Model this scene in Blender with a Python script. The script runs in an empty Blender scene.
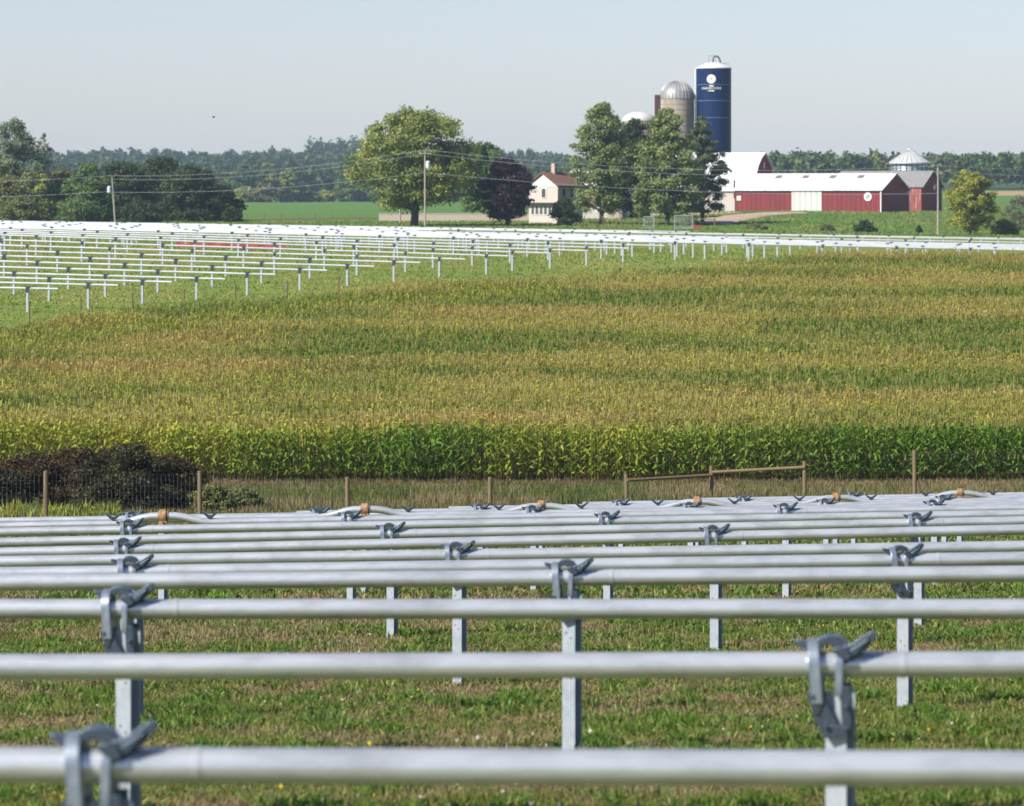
import bpy, math, random
import numpy as np
from mathutils import Vector
random.seed(7)
RS = np.random.RandomState(11)
R = math.radians
S = bpy.context.scene
COL = S.collection

# ------------------------------------------------------------------ camera, sky, sun, exposure
F = 4000.0                      # focal length in pixels of the 1024 px wide picture
cam_d = bpy.data.cameras.new('camera'); cam = bpy.data.objects.new('camera', cam_d); COL.objects.link(cam)
cam.location = (0, 0, 0); cam.rotation_euler = (R(90), 0, 0)
cam_d.sensor_width = 36; cam_d.lens = 36*F/1024; cam_d.shift_y = -(403-200)/1024
cam_d.clip_start = 0.5; cam_d.clip_end = 30000
cam_d.dof.use_dof = True; cam_d.dof.focus_distance = 80; cam_d.dof.aperture_fstop = 4.5
S.camera = cam
SUN_EL, SUN_AZ = 40, 127        # azimuth: degrees to the left of the view direction
sd = Vector((-math.sin(R(SUN_AZ))*math.cos(R(SUN_EL)), math.cos(R(SUN_AZ))*math.cos(R(SUN_EL)), math.sin(R(SUN_EL))))
w = bpy.data.worlds.new('World'); S.world = w; w.use_nodes = True
nt = w.node_tree; bg = nt.nodes['Background']
sky = nt.nodes.new('ShaderNodeTexSky'); sky.sky_type = 'NISHITA'; sky.sun_disc = False
sky.sun_elevation = R(SUN_EL); sky.sun_rotation = R(-SUN_AZ)
sky.altitude = 300; sky.air_density = 1.0; sky.dust_density = 0.6; sky.ozone_density = 2.5
tm = nt.nodes.new('ShaderNodeMix'); tm.data_type = 'RGBA'; tm.blend_type = 'MULTIPLY'; tm.inputs[0].default_value = 1; tm.inputs[7].default_value = (1.03, .96, 1.10, 1)
nt.links.new(sky.outputs[0], tm.inputs[6]); nt.links.new(tm.outputs[2], bg.inputs[0]); bg.inputs[1].default_value = 0.08
sl = bpy.data.lights.new('sun', 'SUN'); sl.energy = 5.0; sl.angle = R(0.53); sl.color = (1.0, 0.95, 0.87)
so = bpy.data.objects.new('sun', sl); COL.objects.link(so)
so.rotation_euler = sd.to_track_quat('Z', 'Y').to_euler(); so.location = (-50, -50, 80)
S.view_settings.view_transform = 'Standard'; S.view_settings.look = 'None'
S.view_settings.gamma = 1; S.view_settings.exposure = 0.64
S.cycles.max_bounces = 6; S.cycles.diffuse_bounces = 3; S.cycles.transparent_max_bounces = 6
S.cycles.volume_bounces = 0

# ------------------------------------------------------------------ helpers
def px(u, y, d):
    return Vector(((u-512)/F*d, d, (200-y)/F*d))
def zy(y, d): return (200-y)/F*d
def ux(u, d): return (u-512)/F*d

def tag(o, label=None, cat=None, group=None, kind=None):
    if label: o['label'] = label
    if cat: o['category'] = cat
    if group: o['group'] = group
    if kind: o['kind'] = kind
    return o
def empty(name, loc, label, cat, rz=0, group=None):
    o = bpy.data.objects.new(name, None); COL.objects.link(o)
    o.location = loc; o.rotation_euler = (0, 0, rz); o.empty_display_size = .2
    return tag(o, label, cat, group)

class MB:
    def __init__(s): s.v = []; s.f = []; s.m = []; s.mi = 0
    def add(s, vs, fs):
        n = len(s.v); s.v += [tuple(v) for v in vs]
        for f in fs: s.f.append(tuple(i+n for i in f)); s.m.append(s.mi)
    def box(s, c, size, rz=0, rx=0, ry=0):
        x, y, z = [q/2 for q in size]
        from mathutils import Euler
        E = Euler((rx, ry, rz)).to_matrix(); c = Vector(c)
        vs = [c+E@Vector((a*x, b*y, g*z)) for a in (-1, 1) for b in (-1, 1) for g in (-1, 1)]
        s.add(vs, [(0,1,3,2), (4,6,7,5), (0,4,5,1), (2,3,7,6), (0,2,6,4), (1,5,7,3)])
    def tube(s, pts, rad, n=10, caps=True):
        pts = [Vector(p) for p in pts]
        if not hasattr(rad, '__len__'): rad = [rad]*len(pts)
        vs = []; fs = []
        for i, p in enumerate(pts):
            a = pts[max(0, i-1)]; b = pts[min(len(pts)-1, i+1)]; t = (b-a).normalized()
            up = Vector((0, 0, 1)) if abs(t.z) < .9 else Vector((0, 1, 0))
            e = t.cross(up).normalized(); g = e.cross(t)
            for k in range(n):
                q = 2*math.pi*k/n; vs.append(p+rad[i]*(math.cos(q)*e+math.sin(q)*g))
        for i in range(len(pts)-1):
            for k in range(n):
                fs.append((i*n+k, i*n+(k+1) % n, (i+1)*n+(k+1) % n, (i+1)*n+k))
        if caps: fs += [tuple(range(n))[::-1], tuple((len(pts)-1)*n+k for k in range(n))]
        s.add(vs, fs)
    def lathe(s, prof, c=(0, 0, 0), n=32, a0=0):
        vs = []; fs = []; m = len(prof)
        for k in range(n):
            q = a0+2*math.pi*k/n
            for r, z in prof: vs.append((c[0]+r*math.cos(q), c[1]+r*math.sin(q), c[2]+z))
        for k in range(n):
            k2 = (k+1) % n
            for i in range(m-1): fs.append((k*m+i, k2*m+i, k2*m+i+1, k*m+i+1))
        s.add(vs, fs)
    def extr(s, poly, axis, a, b):
        """polygon in the plane across `axis`, extruded from a to b"""
        def P(p, q):
            if axis == 'x': return (q, p[0], p[1])
            if axis == 'y': return (p[0], q, p[1])
            return (p[0], p[1], q)
        n = len(poly)
        vs = [P(p, a) for p in poly]+[P(p, b) for p in poly]
        fs = [tuple(range(n)), tuple(range(2*n-1, n-1, -1))]
        for i in range(n): fs.append((i, (i+1) % n, n+(i+1) % n, n+i))
        s.add(vs, fs)
    def build(s, name, mats, parent=None, smooth=False, bevel=0):
        me = bpy.data.meshes.new(name); me.from_pydata(s.v, [], s.f)
        if not isinstance(mats, (list, tuple)): mats = [mats]
        for m in mats: me.materials.append(m)
        me.polygons.foreach_set('material_index', s.m)
        import bmesh
        bm = bmesh.new(); bm.from_mesh(me); bmesh.ops.recalc_face_normals(bm, faces=bm.faces); bm.to_mesh(me); bm.free()
        if smooth:
            me.polygons.foreach_set('use_smooth', [True]*len(me.polygons))
            me.set_sharp_from_angle(angle=R(40))
        me.update()
        o = bpy.data.objects.new(name, me); COL.objects.link(o)
        if parent: o.parent = parent
        if bevel:
            b = o.modifiers.new('bevel', 'BEVEL'); b.width = bevel; b.segments = 2
        return o

def quadmesh(name, P, C, mat, parent=None, smooth=False):
    """P (n,4,3) quads, C (n,3) colours -> one mesh"""
    P = np.asarray(P, np.float32); n = len(P)
    me = bpy.data.meshes.new(name)
    me.vertices.add(4*n); me.vertices.foreach_set('co', P.reshape(-1))
    me.loops.add(4*n); me.loops.foreach_set('vertex_index', np.arange(4*n, dtype=np.int32))
    me.polygons.add(n); me.polygons.foreach_set('loop_start', np.arange(0, 4*n, 4, dtype=np.int32))
    try: me.polygons.foreach_set('loop_total', np.full(n, 4, np.int32))
    except Exception: pass
    me.update(calc_edges=True)
    at = me.attributes.new('tint', 'FLOAT_COLOR', 'POINT')
    c = np.ones((n, 4, 4), np.float32); C = np.asarray(C, np.float32)
    c[:, :, :3] = C[:, None, :] if C.ndim == 2 else C
    at.data.foreach_set('color', c.reshape(-1))
    me.materials.append(mat)
    o = bpy.data.objects.new(name, me); COL.objects.link(o)
    if parent: o.parent = parent
    return o

def vnoise(x, y, seed=0):
    def h(i, j):
        v = np.sin(i*127.1+j*311.7+seed*74.7)*43758.5453
        return v-np.floor(v)
    xi = np.floor(x); yi = np.floor(y); fx = x-xi; fy = y-yi
    fx = fx*fx*(3-2*fx); fy = fy*fy*(3-2*fy)
    return (h(xi, yi)*(1-fx)+h(xi+1, yi)*fx)*(1-fy)+(h(xi, yi+1)*(1-fx)+h(xi+1, yi+1)*fx)*fy
def fnoise(x, y, seed=0, o=3):
    r = 0; a = .5; t = 0
    for k in range(o): r = r+a*vnoise(x*2**k, y*2**k, seed+k*13); t += a; a *= .55
    return r/t

# ------------------------------------------------------------------ materials
def mat(name, col, rough=.7, metal=0, spec=.4, noise=None, bump=0, wave=None, coords='Object'):
    """noise=(scale, col2, lo, hi, stretch), wave=(axis, scale, depth, dark)"""
    m = bpy.data.materials.new(name); m.use_nodes = True; n = m.node_tree.nodes; l = m.node_tree.links
    b = n['Principled BSDF']; b.inputs['Roughness'].default_value = rough; b.inputs['Metallic'].default_value = metal
    b.inputs['Specular IOR Level'].default_value = spec
    b.inputs['Base Color'].default_value = (*col, 1); m.diffuse_color = (*col, 1)
    tc = n.new('ShaderNodeTexCoord'); out = None
    if noise:
        sc, c2, lo, hi, st = noise
        mp = n.new('ShaderNodeMapping'); mp.inputs['Scale'].default_value = st
        l.new(tc.outputs[coords], mp.inputs[0])
        t = n.new('ShaderNodeTexNoise'); t.inputs['Scale'].default_value = sc; t.inputs['Detail'].default_value = 6
        t.inputs['Roughness'].default_value = .65
        l.new(mp.outputs[0], t.inputs['Vector'])
        r = n.new('ShaderNodeMapRange'); r.inputs[1].default_value = lo; r.inputs[2].default_value = hi
        l.new(t.outputs['Fac'], r.inputs[0])
        mx = n.new('ShaderNodeMix'); mx.data_type = 'RGBA'; mx.inputs[6].default_value = (*col, 1); mx.inputs[7].default_value = (*c2, 1)
        l.new(r.outputs[0], mx.inputs[0]); out = mx.outputs[2]; l.new(out, b.inputs['Base Color'])
        if bump:
            bp = n.new('ShaderNodeBump'); bp.inputs['Strength'].default_value = bump; bp.inputs['Distance'].default_value = .02
            l.new(t.outputs['Fac'], bp.inputs['Height']); l.new(bp.outputs[0], b.inputs['Normal'])
    if wave:
        ax, sc, dep, dark = wave
        wv = n.new('ShaderNodeTexWave'); wv.wave_type = 'BANDS'; wv.bands_direction = ax; wv.inputs['Scale'].default_value = sc
        wv.inputs['Distortion'].default_value = 0
        l.new(tc.outputs['Object'], wv.inputs['Vector'])
        bp = n.new('ShaderNodeBump'); bp.inputs['Strength'].default_value = 1; bp.inputs['Distance'].default_value = dep
        l.new(wv.outputs['Fac'], bp.inputs['Height']); l.new(bp.outputs[0], b.inputs['Normal'])
        if dark:      # groove lines between the boards or sheets
            r = n.new('ShaderNodeMapRange'); r.inputs[1].default_value = 0; r.inputs[2].default_value = .35
            r.inputs[3].default_value = dark; r.inputs[4].default_value = 0
            l.new(wv.outputs['Fac'], r.inputs[0])
            mx = n.new('ShaderNodeMix'); mx.data_type = 'RGBA'; mx.inputs[6].default_value = (*col, 1)
            if out: l.new(out, mx.inputs[6])
            mx.inputs[7].default_value = (*[c*.3 for c in col], 1)
            l.new(r.outputs[0], mx.inputs[0]); l.new(mx.outputs[2], b.inputs['Base Color'])
    return m

def leafmat(name, trans=.35, rough=.55, spec=.25):
    m = bpy.data.materials.new(name); m.use_nodes = True; n = m.node_tree.nodes; l = m.node_tree.links
    b = n['Principled BSDF']; b.inputs['Roughness'].default_value = rough; b.inputs['Specular IOR Level'].default_value = spec
    a = n.new('ShaderNodeAttribute'); a.attribute_name = 'tint'
    l.new(a.outputs['Color'], b.inputs['Base Color'])
    t = n.new('ShaderNodeBsdfTranslucent'); l.new(a.outputs['Color'], t.inputs[0])
    mx = n.new('ShaderNodeMixShader'); mx.inputs[0].default_value = trans
    l.new(b.outputs[0], mx.inputs[1]); l.new(t.outputs[0], mx.inputs[2]); l.new(mx.outputs[0], n['Material Output'].inputs[0])
    return m
M_leaf = leafmat('foliage', .33)
M_grass = leafmat('grass_blades', .35, .5, .3)
M_corn = leafmat('corn_leaves', .3, .6, .15)
M_steel = mat('galvanized_tube', (.70, .72, .70), .28, .6, .7, noise=(8, (.40, .42, .41), .42, .80, (.3, 1, 1)), bump=.04)
M_steel_far = mat('whitened_galvanized_tube', (.66, .68, .68), .48, .35, .5, noise=(3, (.52, .54, .54), .4, .7, (.3, 1, 1)))  # same tube steel, made whiter to imitate grazing light on the far rows
M_post = mat('galvanized_post', (.40, .44, .47), .5, .35, .5, noise=(22, (.30, .34, .37), .4, .7, (1, 1, .5)))
M_cast = mat('cast_zinc', (.09, .115, .145), .34, .65, .5, noise=(30, (.08, .11, .14), .35, .7, (1, 1, 1)), bump=.3)
M_strap = mat('highlit_zinc_strap', (.32, .36, .40), .3, .6, .6, noise=(20, (.22, .27, .32), .42, .66, (1, 1, .6)), bump=.2)  # bright highlights put into the colour, lighter than the cast parts
M_dark = mat('dark_recess', (.03, .035, .04), .7)  # near-black: painted shade of the clamp hole, also plain dark parts
M_rust = mat('rusty_gear', (.24, .13, .06), .7, .2, .3, noise=(16, (.42, .28, .15), .4, .65, (1, 1, 1)))
M_redtag = mat('red_tag', (.45, .03, .03), .6)
M_wood = mat('fence_wood', (.19, .14, .07), .85, noise=(5, (.13, .09, .055), .4, .7, (4, 4, .4)))
M_greywood = mat('weathered_pole', (.36, .32, .28), .85, noise=(2, (.24, .21, .18), .4, .7, (4, 4, .3)))
M_wire = mat('fence_wire', (.45, .46, .45), .5, .6)
M_cable = mat('power_cable', (.30, .32, .35), .6, .2)
M_bark = mat('bark', (.10, .08, .06), .9, noise=(3, (.05, .04, .03), .4, .7, (3, 3, .6)))
M_red = mat('barn_red_steel', (.21, .024, .026), .65, noise=(.5, (.14, .022, .022), .38, .7, (1, 1, .3)), wave=('X', .36, .04, .3))
M_redgable = mat('barn_red_boards', (.25, .03, .032), .8, noise=(.6, (.17, .024, .026), .4, .7, (1, 1, .3)), wave=('Y', .4, .04, .5))
M_redworn = mat('weathered_red_boards', (.28, .07, .06), .85, noise=(1.2, (.42, .28, .24), .5, .72, (2, 2, .5)), wave=('X', .45, .03, .5))
M_whiteroof = mat('white_steel_roof', (.70, .70, .68), .5, noise=(.35, (.52, .50, .47), .45, .75, (1, .4, .4)), wave=('X', .3, .04, .12))
M_greyroof = mat('grey_shingle_roof', (.24, .23, .22), .85, noise=(1.5, (.17, .165, .16), .4, .7, (1, 1, 1)))
M_white = mat('white_paint', (.78, .78, .75), .55, noise=(.8, (.66, .66, .62), .45, .75, (1, 1, .4)))
M_whitedoor = mat('white_sliding_door', (.55, .55, .51), .6, wave=('X', .3, .04, .3))
M_blue = mat('blue_glass_steel', (.002, .016, .065), .5, .0, .15, noise=(.5, (.003, .022, .085), .4, .7, (1, 1, .2)))
M_silver = mat('ribbed_silver_dome', (.30, .295, .285), .5, .35, .5)
M_concrete = mat('stained_concrete', (.36, .31, .25), .9, noise=(1.2, (.24, .18, .13), .4, .65, (1, 1, .12)))
M_chute = mat('dark_red_chute', (.07, .03, .035), .7)
M_bin = mat('corrugated_bin', (.46, .49, .52), .4, .5, .5, wave=('Z', .8, .05, 0))
M_siding = mat('cream_siding', (.50, .455, .40), .7, wave=('Z', 1.3, .02, .25))
M_trim = mat('white_trim', (.72, .71, .68), .6)
M_brownroof = mat('brown_shingles', (.17, .095, .065), .85, noise=(2, (.14, .07, .05), .4, .7, (1, 1, 1)))
M_brick = mat('pale_brick_chimney', (.45, .33, .27), .85)
M_window = mat('window_glass', (.05, .06, .07), .1, 0, .6)
M_graywall = mat('cream_block_wall', (.38, .32, .26), .85, noise=(1, (.40, .33, .27), .4, .7, (1, 1, 1)))
M_redplastic = mat('red_plastic_mesh', (.36, .06, .055), .6)

def groundmat(name, cols, scales, bump=.6):
    m = bpy.data.materials.new(name); m.use_nodes = True; n = m.node_tree.nodes; l = m.node_tree.links
    b = n['Principled BSDF']; b.inputs['Roughness'].default_value = .95; b.inputs['Specular IOR Level'].default_value = .1
    tc = n.new('ShaderNodeTexCoord'); prev = None
    for i, (c, sc) in enumerate(zip(cols[1:], scales)):
        t = n.new('ShaderNodeTexNoise'); t.inputs['Scale'].default_value = sc; t.inputs['Detail'].default_value = 5; t.inputs['Roughness'].default_value = .6
        mp = n.new('ShaderNodeMapping'); mp.inputs['Location'].default_value = (i*31.7, 0, 0)
        l.new(tc.outputs['Object'], mp.inputs[0]); l.new(mp.outputs[0], t.inputs['Vector'])
        r = n.new('ShaderNodeMapRange'); r.inputs[1].default_value = .42; r.inputs[2].default_value = .62; l.new(t.outputs['Fac'], r.inputs[0])
        mx = n.new('ShaderNodeMix'); mx.data_type = 'RGBA'
        if prev: l.new(prev, mx.inputs[6])
        else: mx.inputs[6].default_value = (*cols[0], 1)
        mx.inputs[7].default_value = (*c, 1); l.new(r.outputs[0], mx.inputs[0]); prev = mx.outputs[2]
    l.new(prev, b.inputs['Base Color'])
    bp = n.new('ShaderNodeBump'); bp.inputs['Strength'].default_value = bump; bp.inputs['Distance'].default_value = .1
    l.new(t.outputs['Fac'], bp.inputs['Height']); l.new(bp.outputs[0], b.inputs['Normal'])
    return m
G_meadow = groundmat('meadow_soil', [(.09, .10, .03), (.15, .105, .06), (.07, .11, .02), (.12, .13, .05)], [.35, 1.2, 6])
G_soil = groundmat('field_soil', [(.10, .07, .04), (.14, .10, .06)], [1.2])
G_array = groundmat('array_grass', [(.14, .20, .03), (.21, .20, .06), (.11, .18, .024), (.18, .20, .05)], [.04, .25, 1.6])
G_lawn = groundmat('farm_lawn', [(.095, .17, .03), (.13, .165, .05), (.075, .135, .025)], [.03, .3])
G_crop = groundmat('green_crop', [(.075, .16, .026), (.10, .18, .035)], [.02])
G_tan = groundmat('stubble_field', [(.36, .25, .13), (.30, .22, .12)], [.02])
G_hill = groundmat('wooded_hill_floor', [(.035, .06, .02), (.05, .07, .025)], [.02])
G_dirt = groundmat('dirt_track', [(.42, .32, .24), (.33, .25, .18)], [.3])

# ------------------------------------------------------------------ terrain
HP = 1.43                                  # height of a torque tube above the ground
DN = [14.4+5.75*k for k in range(16)]      # depth of the sixteen near rows
TL = [765, 667, 609, 582.6, 574, 562, 552.8, 542.4, 532, 526, 521, 520.3, 518.5, 516.5, 514.6, 513]
TR = [769, 664, 609, 573.7, 558.5, 546.6, 529.5, 520.8, 513.8, 508, 506.5, 504.8, 502.2, 499.8, 496.8, 494.6]
KF = [(0, 287.7, 310), (3, 272.9, 301), (7, 250.6, 280), (10, 235, 269), (14, 228, 250), (20, 224.5, 244), (30, 222, 240), (40, 221, 237)]
def dk(k): return 250+5.75*k
def far_row(k):
    ks = [q[0] for q in KF]
    zl = np.interp(k, ks, [zy(q[1], dk(q[0])) for q in KF]); zr = np.interp(k, ks, [zy(q[2], dk(q[0])) for q in KF])
    return float(zl), float(zr)
US = [0, 256, 512, 768, 1024]
prof = {}
for ci, u in enumerate(US):
    t = u/1024; P = [(-400, -2.7), (-5, -2.7)]
    for i, d in enumerate(DN): P.append((d, (zy(TL[i], d)*(1-t)+zy(TR[i], d)*t)-HP))
    P.append((128, -10.45)); P.append((145, -11.1+.1*t)); P.append((165, zy([480, 480, 479, 478, 477][ci], 165)))
    back = [(222, 366), (247, 334), (272, 298), (293, 281), (293, 282)][ci]
    mids = [.46, .46, .46, .5, .5][ci]
    dm = (165+back[0])/2; z0 = P[-1][1]; z1 = zy(back[1], back[0])
    P.append((165+(back[0]-165)*.3, z0+(z1-z0)*.2)); P.append((165+(back[0]-165)*.65, z0+(z1-z0)*.6)); P.append((back[0], z1))
    ks = [q for q in range(0, 41) if dk(q) > back[0]+12]
    for k in ks:
        zl, zr = far_row(k); P.append((dk(k), zl*(1-t)+zr*t-HP))
    for d, ys in [(530, [228, 227, 229, 233, 237.5]), (570, [227, 226, 227, 229, 236]), (620, [224.5, 222.5, 221.5, 220, 226]), (690, [220, 218, 216, 211, 212]),
                  (760, [216, 215, 213, 209.5, 210]), (900, [211, 211, 210, 204, 203]), (1100, [208, 207.5, 207, 198, 196]), (1300, [205, 204.5, 205, 191.5, 190.5]),
                  (1500, [202, 202, 203, 188, 188]), (1800, [196, 195, 196, 187, 187]), (2300, [179, 178, 179, 184, 184]), (2900, [166, 166, 168, 180, 180]),
                  (4000, [168, 168, 169, 176, 176]), (6500, [178, 178, 178, 180, 180])]:
        P.append((d, zy(ys[ci], d)))
    prof[u] = (np.array([p[0] for p in P]), np.array([p[1] for p in P]))
def H(X, Y):
    X = np.asarray(X, float); Y = np.asarray(Y, float)
    u = np.clip(512+F*X/np.maximum(Y, 12), -260, 1284)
    zs = [np.interp(Y, *prof[q]) for q in US]
    out = zs[0]*0
    i = np.clip(np.floor(u/256).astype(int), 0, 3); f = u/256-i
    A = np.stack(zs)
    nz = (fnoise(X/9, Y/9, 3)-.5)*np.clip(.04+Y/4000, .05, .5)
    lo = np.take_along_axis(A, i[None], 0)[0]; hi = np.take_along_axis(A, (i+1)[None], 0)[0]
    return lo+(hi-lo)*f+nz
def h(x, y): return float(H(np.array([x]), np.array([y]))[0])

UB = [-260, 0, 100, 200, 300, 400, 500, 600, 700, 820]
DB = [203, 222, 232, 241, 249, 256, 261, 266, 275, 293]        # back edge of the corn
FB = [-260, 0, 256, 512, 1024, 1300]
DF = [166, 166, 163.5, 162.5, 161, 160.5]                          # front edge of the corn
def back_edge(u): return np.interp(u, UB, DB)
def front_edge(u): return np.interp(u, FB, DF)

Ys = np.concatenate([np.arange(-60, 14, 6), np.arange(14, 70, 1.0), np.arange(70, 160, 2.5), np.arange(160, 330, 2.0), np.arange(330, 520, 5), np.arange(520, 800, 4),
                     np.arange(800, 1600, 40), np.arange(1600, 6600, 150)])
ss = np.linspace(-1, 1, 161); ss = np.sign(ss)*(np.abs(ss)**1.8)
Xg = ss[None, :]*(30+.8*np.abs(Ys))[:, None]; Yg = np.repeat(Ys[:, None], len(ss), 1)
Zg = H(Xg, Yg)
ny, nx = Xg.shape
me = bpy.data.meshes.new('ground')
fs = [(j*nx+i, j*nx+i+1, (j+1)*nx+i+1, (j+1)*nx+i) for j in range(ny-1) for i in range(nx-1)]
me.from_pydata(np.stack([Xg, Yg, Zg], -1).reshape(-1, 3).tolist(), [], fs)
GM = [G_meadow, G_soil, G_array, G_lawn, G_crop, G_tan, G_hill, G_dirt]
for m in GM: me.materials.append(m)
mi = []
for j in range(ny-1):
    for i in range(nx-1):
        x = (Xg[j, i]+Xg[j+1, i+1])/2; y = (Ys[j]+Ys[j+1])/2; u = 512+F*x/max(y, 12)
        if y < front_edge(u)-1: m = 0
        elif y < back_edge(u): m = 1
        elif y < 530: m = 2
        elif y < 630: m = 3
        elif u < 505: m = 4 if y < 1620 else 6
        elif y < 1000: m = 3
        elif y < 1130: m = 4
        elif y < 1300: m = 5 if u > 985 else 3
        elif y < 1330: m = 4
        else: m = 6
        mi.append(m)
me.polygons.foreach_set('material_index', mi); me.polygons.foreach_set('use_smooth', [True]*len(mi)); me.update()
ground = bpy.data.objects.new('ground', me); COL.objects.link(ground); tag(ground, kind='structure')

def strip(name, pts, wid, m, lift=.05):
    """a track that follows the ground"""
    V = []; Fc = []
    P = []
    for a, b, wa, wb in zip(pts[:-1], pts[1:], wid[:-1], wid[1:]):
        n = max(2, int((Vector(b)-Vector(a)).length/3))
        for q in range(n): t = q/n; P.append((a[0]+(b[0]-a[0])*t, a[1]+(b[1]-a[1])*t, wa+(wb-wa)*t))
    P.append((*pts[-1], wid[-1]))
    K = 7
    for i, (x, y, ww) in enumerate(P):
        a = P[max(i-1, 0)]; b = P[min(i+1, len(P)-1)]; dx, dy = b[0]-a[0], b[1]-a[1]; L = math.hypot(dx, dy)
        for q in range(K):
            s_ = (q/(K-1)-.5)*ww; X = x-dy/L*s_; Y = y+dx/L*s_; V.append((X, Y, h(X, Y)+lift*(1-(2*q/(K-1)-1)**4)-.05))
    for i in range(len(P)-1):
        for q in range(K-1): Fc.append((i*K+q, i*K+q+1, (i+1)*K+q+1, (i+1)*K+q))
    me = bpy.data.meshes.new(name); me.from_pydata(V, [], Fc); me.materials.append(m)
    o = bpy.data.objects.new(name, me); COL.objects.link(o); return tag(o, kind='structure')
strip('dirt_track', [(ux(700, 592), 592), (ux(722, 625), 625), (ux(748, 655), 655), (ux(770, 668), 668), (ux(800, 674), 674)], [9, 8, 7, 8, 4], G_dirt, .28)
strip('field_margin', [(ux(215, 650), 650), (ux(300, 660), 660), (ux(400, 664), 664)], [14, 12, 9], G_soil, .25)
strip('farm_yard', [(ux(560, 640), 640), (ux(640, 668), 668), (ux(735, 676), 676)], [5, 5, 3], G_dirt, .28)

# ------------------------------------------------------------------ tracker rows
TR_ = .065
def post_mesh(hh):
    m = MB(); w_, t_, dp = .112, .008, .115
    m.box((0, -dp/2, -hh/2), (w_, t_, hh)); m.box((0, dp/2, -hh/2), (w_, t_, hh)); m.box((0, 0, -hh/2), (t_, dp-t_-.001, hh))
    m.mi = 1
    for zz in (-.30, -.34, -.62, -.66):
        if -zz < hh: m.box((-.02 if zz in (-.30, -.62) else .02, -dp/2-t_/2-.001, zz), (.011, .004, .011))
    return m
def arc(cx, cz, r, a0, a1, n=14):
    return [(cx+r*math.cos(R(a0+(a1-a0)*i/n)), cz+r*math.sin(R(a0+(a1-a0)*i/n))) for i in range(n+1)]
def bearing(parent, loc, fine=True):
    """housing: two hooped straps over the tube on cheek plates, a cap, and two wing arms along the row"""
    m = MB()
    def hoop(x0, x1, r, th, lean=0, zb=-.19):
        o_ = [(-r-th, zb)]+arc(0, .01, r+th, 180, 0, 12)+[(r+th, zb)]
        i_ = [(r, zb)]+arc(0, .01, r, 0, 180, 12)+[(-r, zb)]
        n = len(o_); vs = []; fs = []
        for x, sh in ((x0, 0), (x1, 0)):
            for (y, z) in o_: vs.append((x-lean*z, y, z))
            for (y, z) in i_[::-1]: vs.append((x-lean*z, y, z))
        for k in range(n-1):
            fs += [(k, k+1, n+k+1, n+k), (2*n+k, 3*n+k, 3*n+k+1, 2*n+k+1), (k, 2*n+k, 2*n+k+1, k+1), (n+k, n+k+1, 3*n+k+1, 3*n+k)]
        fs += [(0, n, 3*n, 2*n), (n-1, 3*n-1, 4*n-1, 2*n-1)]
        m.add(vs, fs)
    hoop(-.14, -.08, .082, .04, .08); hoop(-.005, .035, .075, .03, -.02, -.15)
    body = m
    # cap joining both hoops over the tube
    cap = MB()
    cap.extr([(-.125, .075), (-.11, .125), (-.07, .15), (-.02, .155), (.03, .135), (.06, .09), (.05, .06), (.0, .085), (-.04, .105), (-.09, .09)], 'y', -.055, .045)
    cap.extr([(-.02, .075), (.02, .04), (.06, .03), (.075, .055), (.05, .09), (.0, .10)], 'y', -.10, .06)
    # cheek plates leaning down to the post
    ck = MB()
    ck.extr([(-.15, -.13), (-.08, -.13), (.035, -.34), (-.06, -.36), (-.11, -.27)], 'y', -.105, -.078)
    ck.extr([(-.15, -.13), (-.08, -.13), (.035, -.34), (-.06, -.36), (-.11, -.27)], 'y', .078, .105)
    ck.extr([(.015, -.10), (.07, -.10), (.075, -.34), (.03, -.34)], 'y', -.10, -.074)
    ck.extr([(.015, -.10), (.07, -.10), (.075, -.34), (.03, -.34)], 'y', .074, .10)
    ck.box((-.005, 0, -.325), (.12, .215, .06))
    ck.mi = 1; ck.box((-.095, -.108, -.215), (.035, .012, .06), ry=.3); 
    ck.mi = 0
    for bx, bz in ((-.052, -.30), (.05, -.2), (-.118, -.15), (.05, -.31)): ck.tube([(bx, -.13, bz), (bx, -.09, bz)], .013, 6)
    wl = MB(); wl.extr([(-.11, .045), (-.09, .10), (-.18, .12), (-.215, .125), (-.21, .105), (-.16, .065)], 'y', -.035, .025)
    wr = MB(); wr.extr([(.0, .03), (.02, .095), (.08, .115), (.165, .172), (.195, .175), (.20, .145), (.15, .09), (.08, .03), (.03, .0)], 'y', -.06, .0)
    wr.extr([(.04, .045), (.06, .08), (.16, .145), (.16, .13), (.10, .06)], 'y', -.085, -.06)
    wr.mi = 1; wr.box((.03, -.02, .06), (.05, .15, .07), ry=.3); wr.mi = 0  # solid dark block painted as the shaded hole of the clamp
    if fine:
        hb = body.build('bearing', [M_strap], parent, True, .006); hb.location = loc
        for nm, q in (('cap', cap), ('bracket', ck), ('arm', wl), ('arm', wr)):
            o = q.build(nm, [M_cast, M_dark], hb, True, .004 if q is not ck else .002)
        return hb
    for q in (cap, ck, wl, wr):
        n = len(body.v); body.v += q.v; body.f += [tuple(i+n for i in f) for f in q.f]; body.m += q.m
    hb = body.build('bearing', [M_cast, M_dark], parent, True); hb.location = loc
    return hb
def ring_joint(m, x, r=TR_):
    m.tube([(x-.012, 0, 0), (x+.012, 0, 0)], r+.0035, 20)

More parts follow.
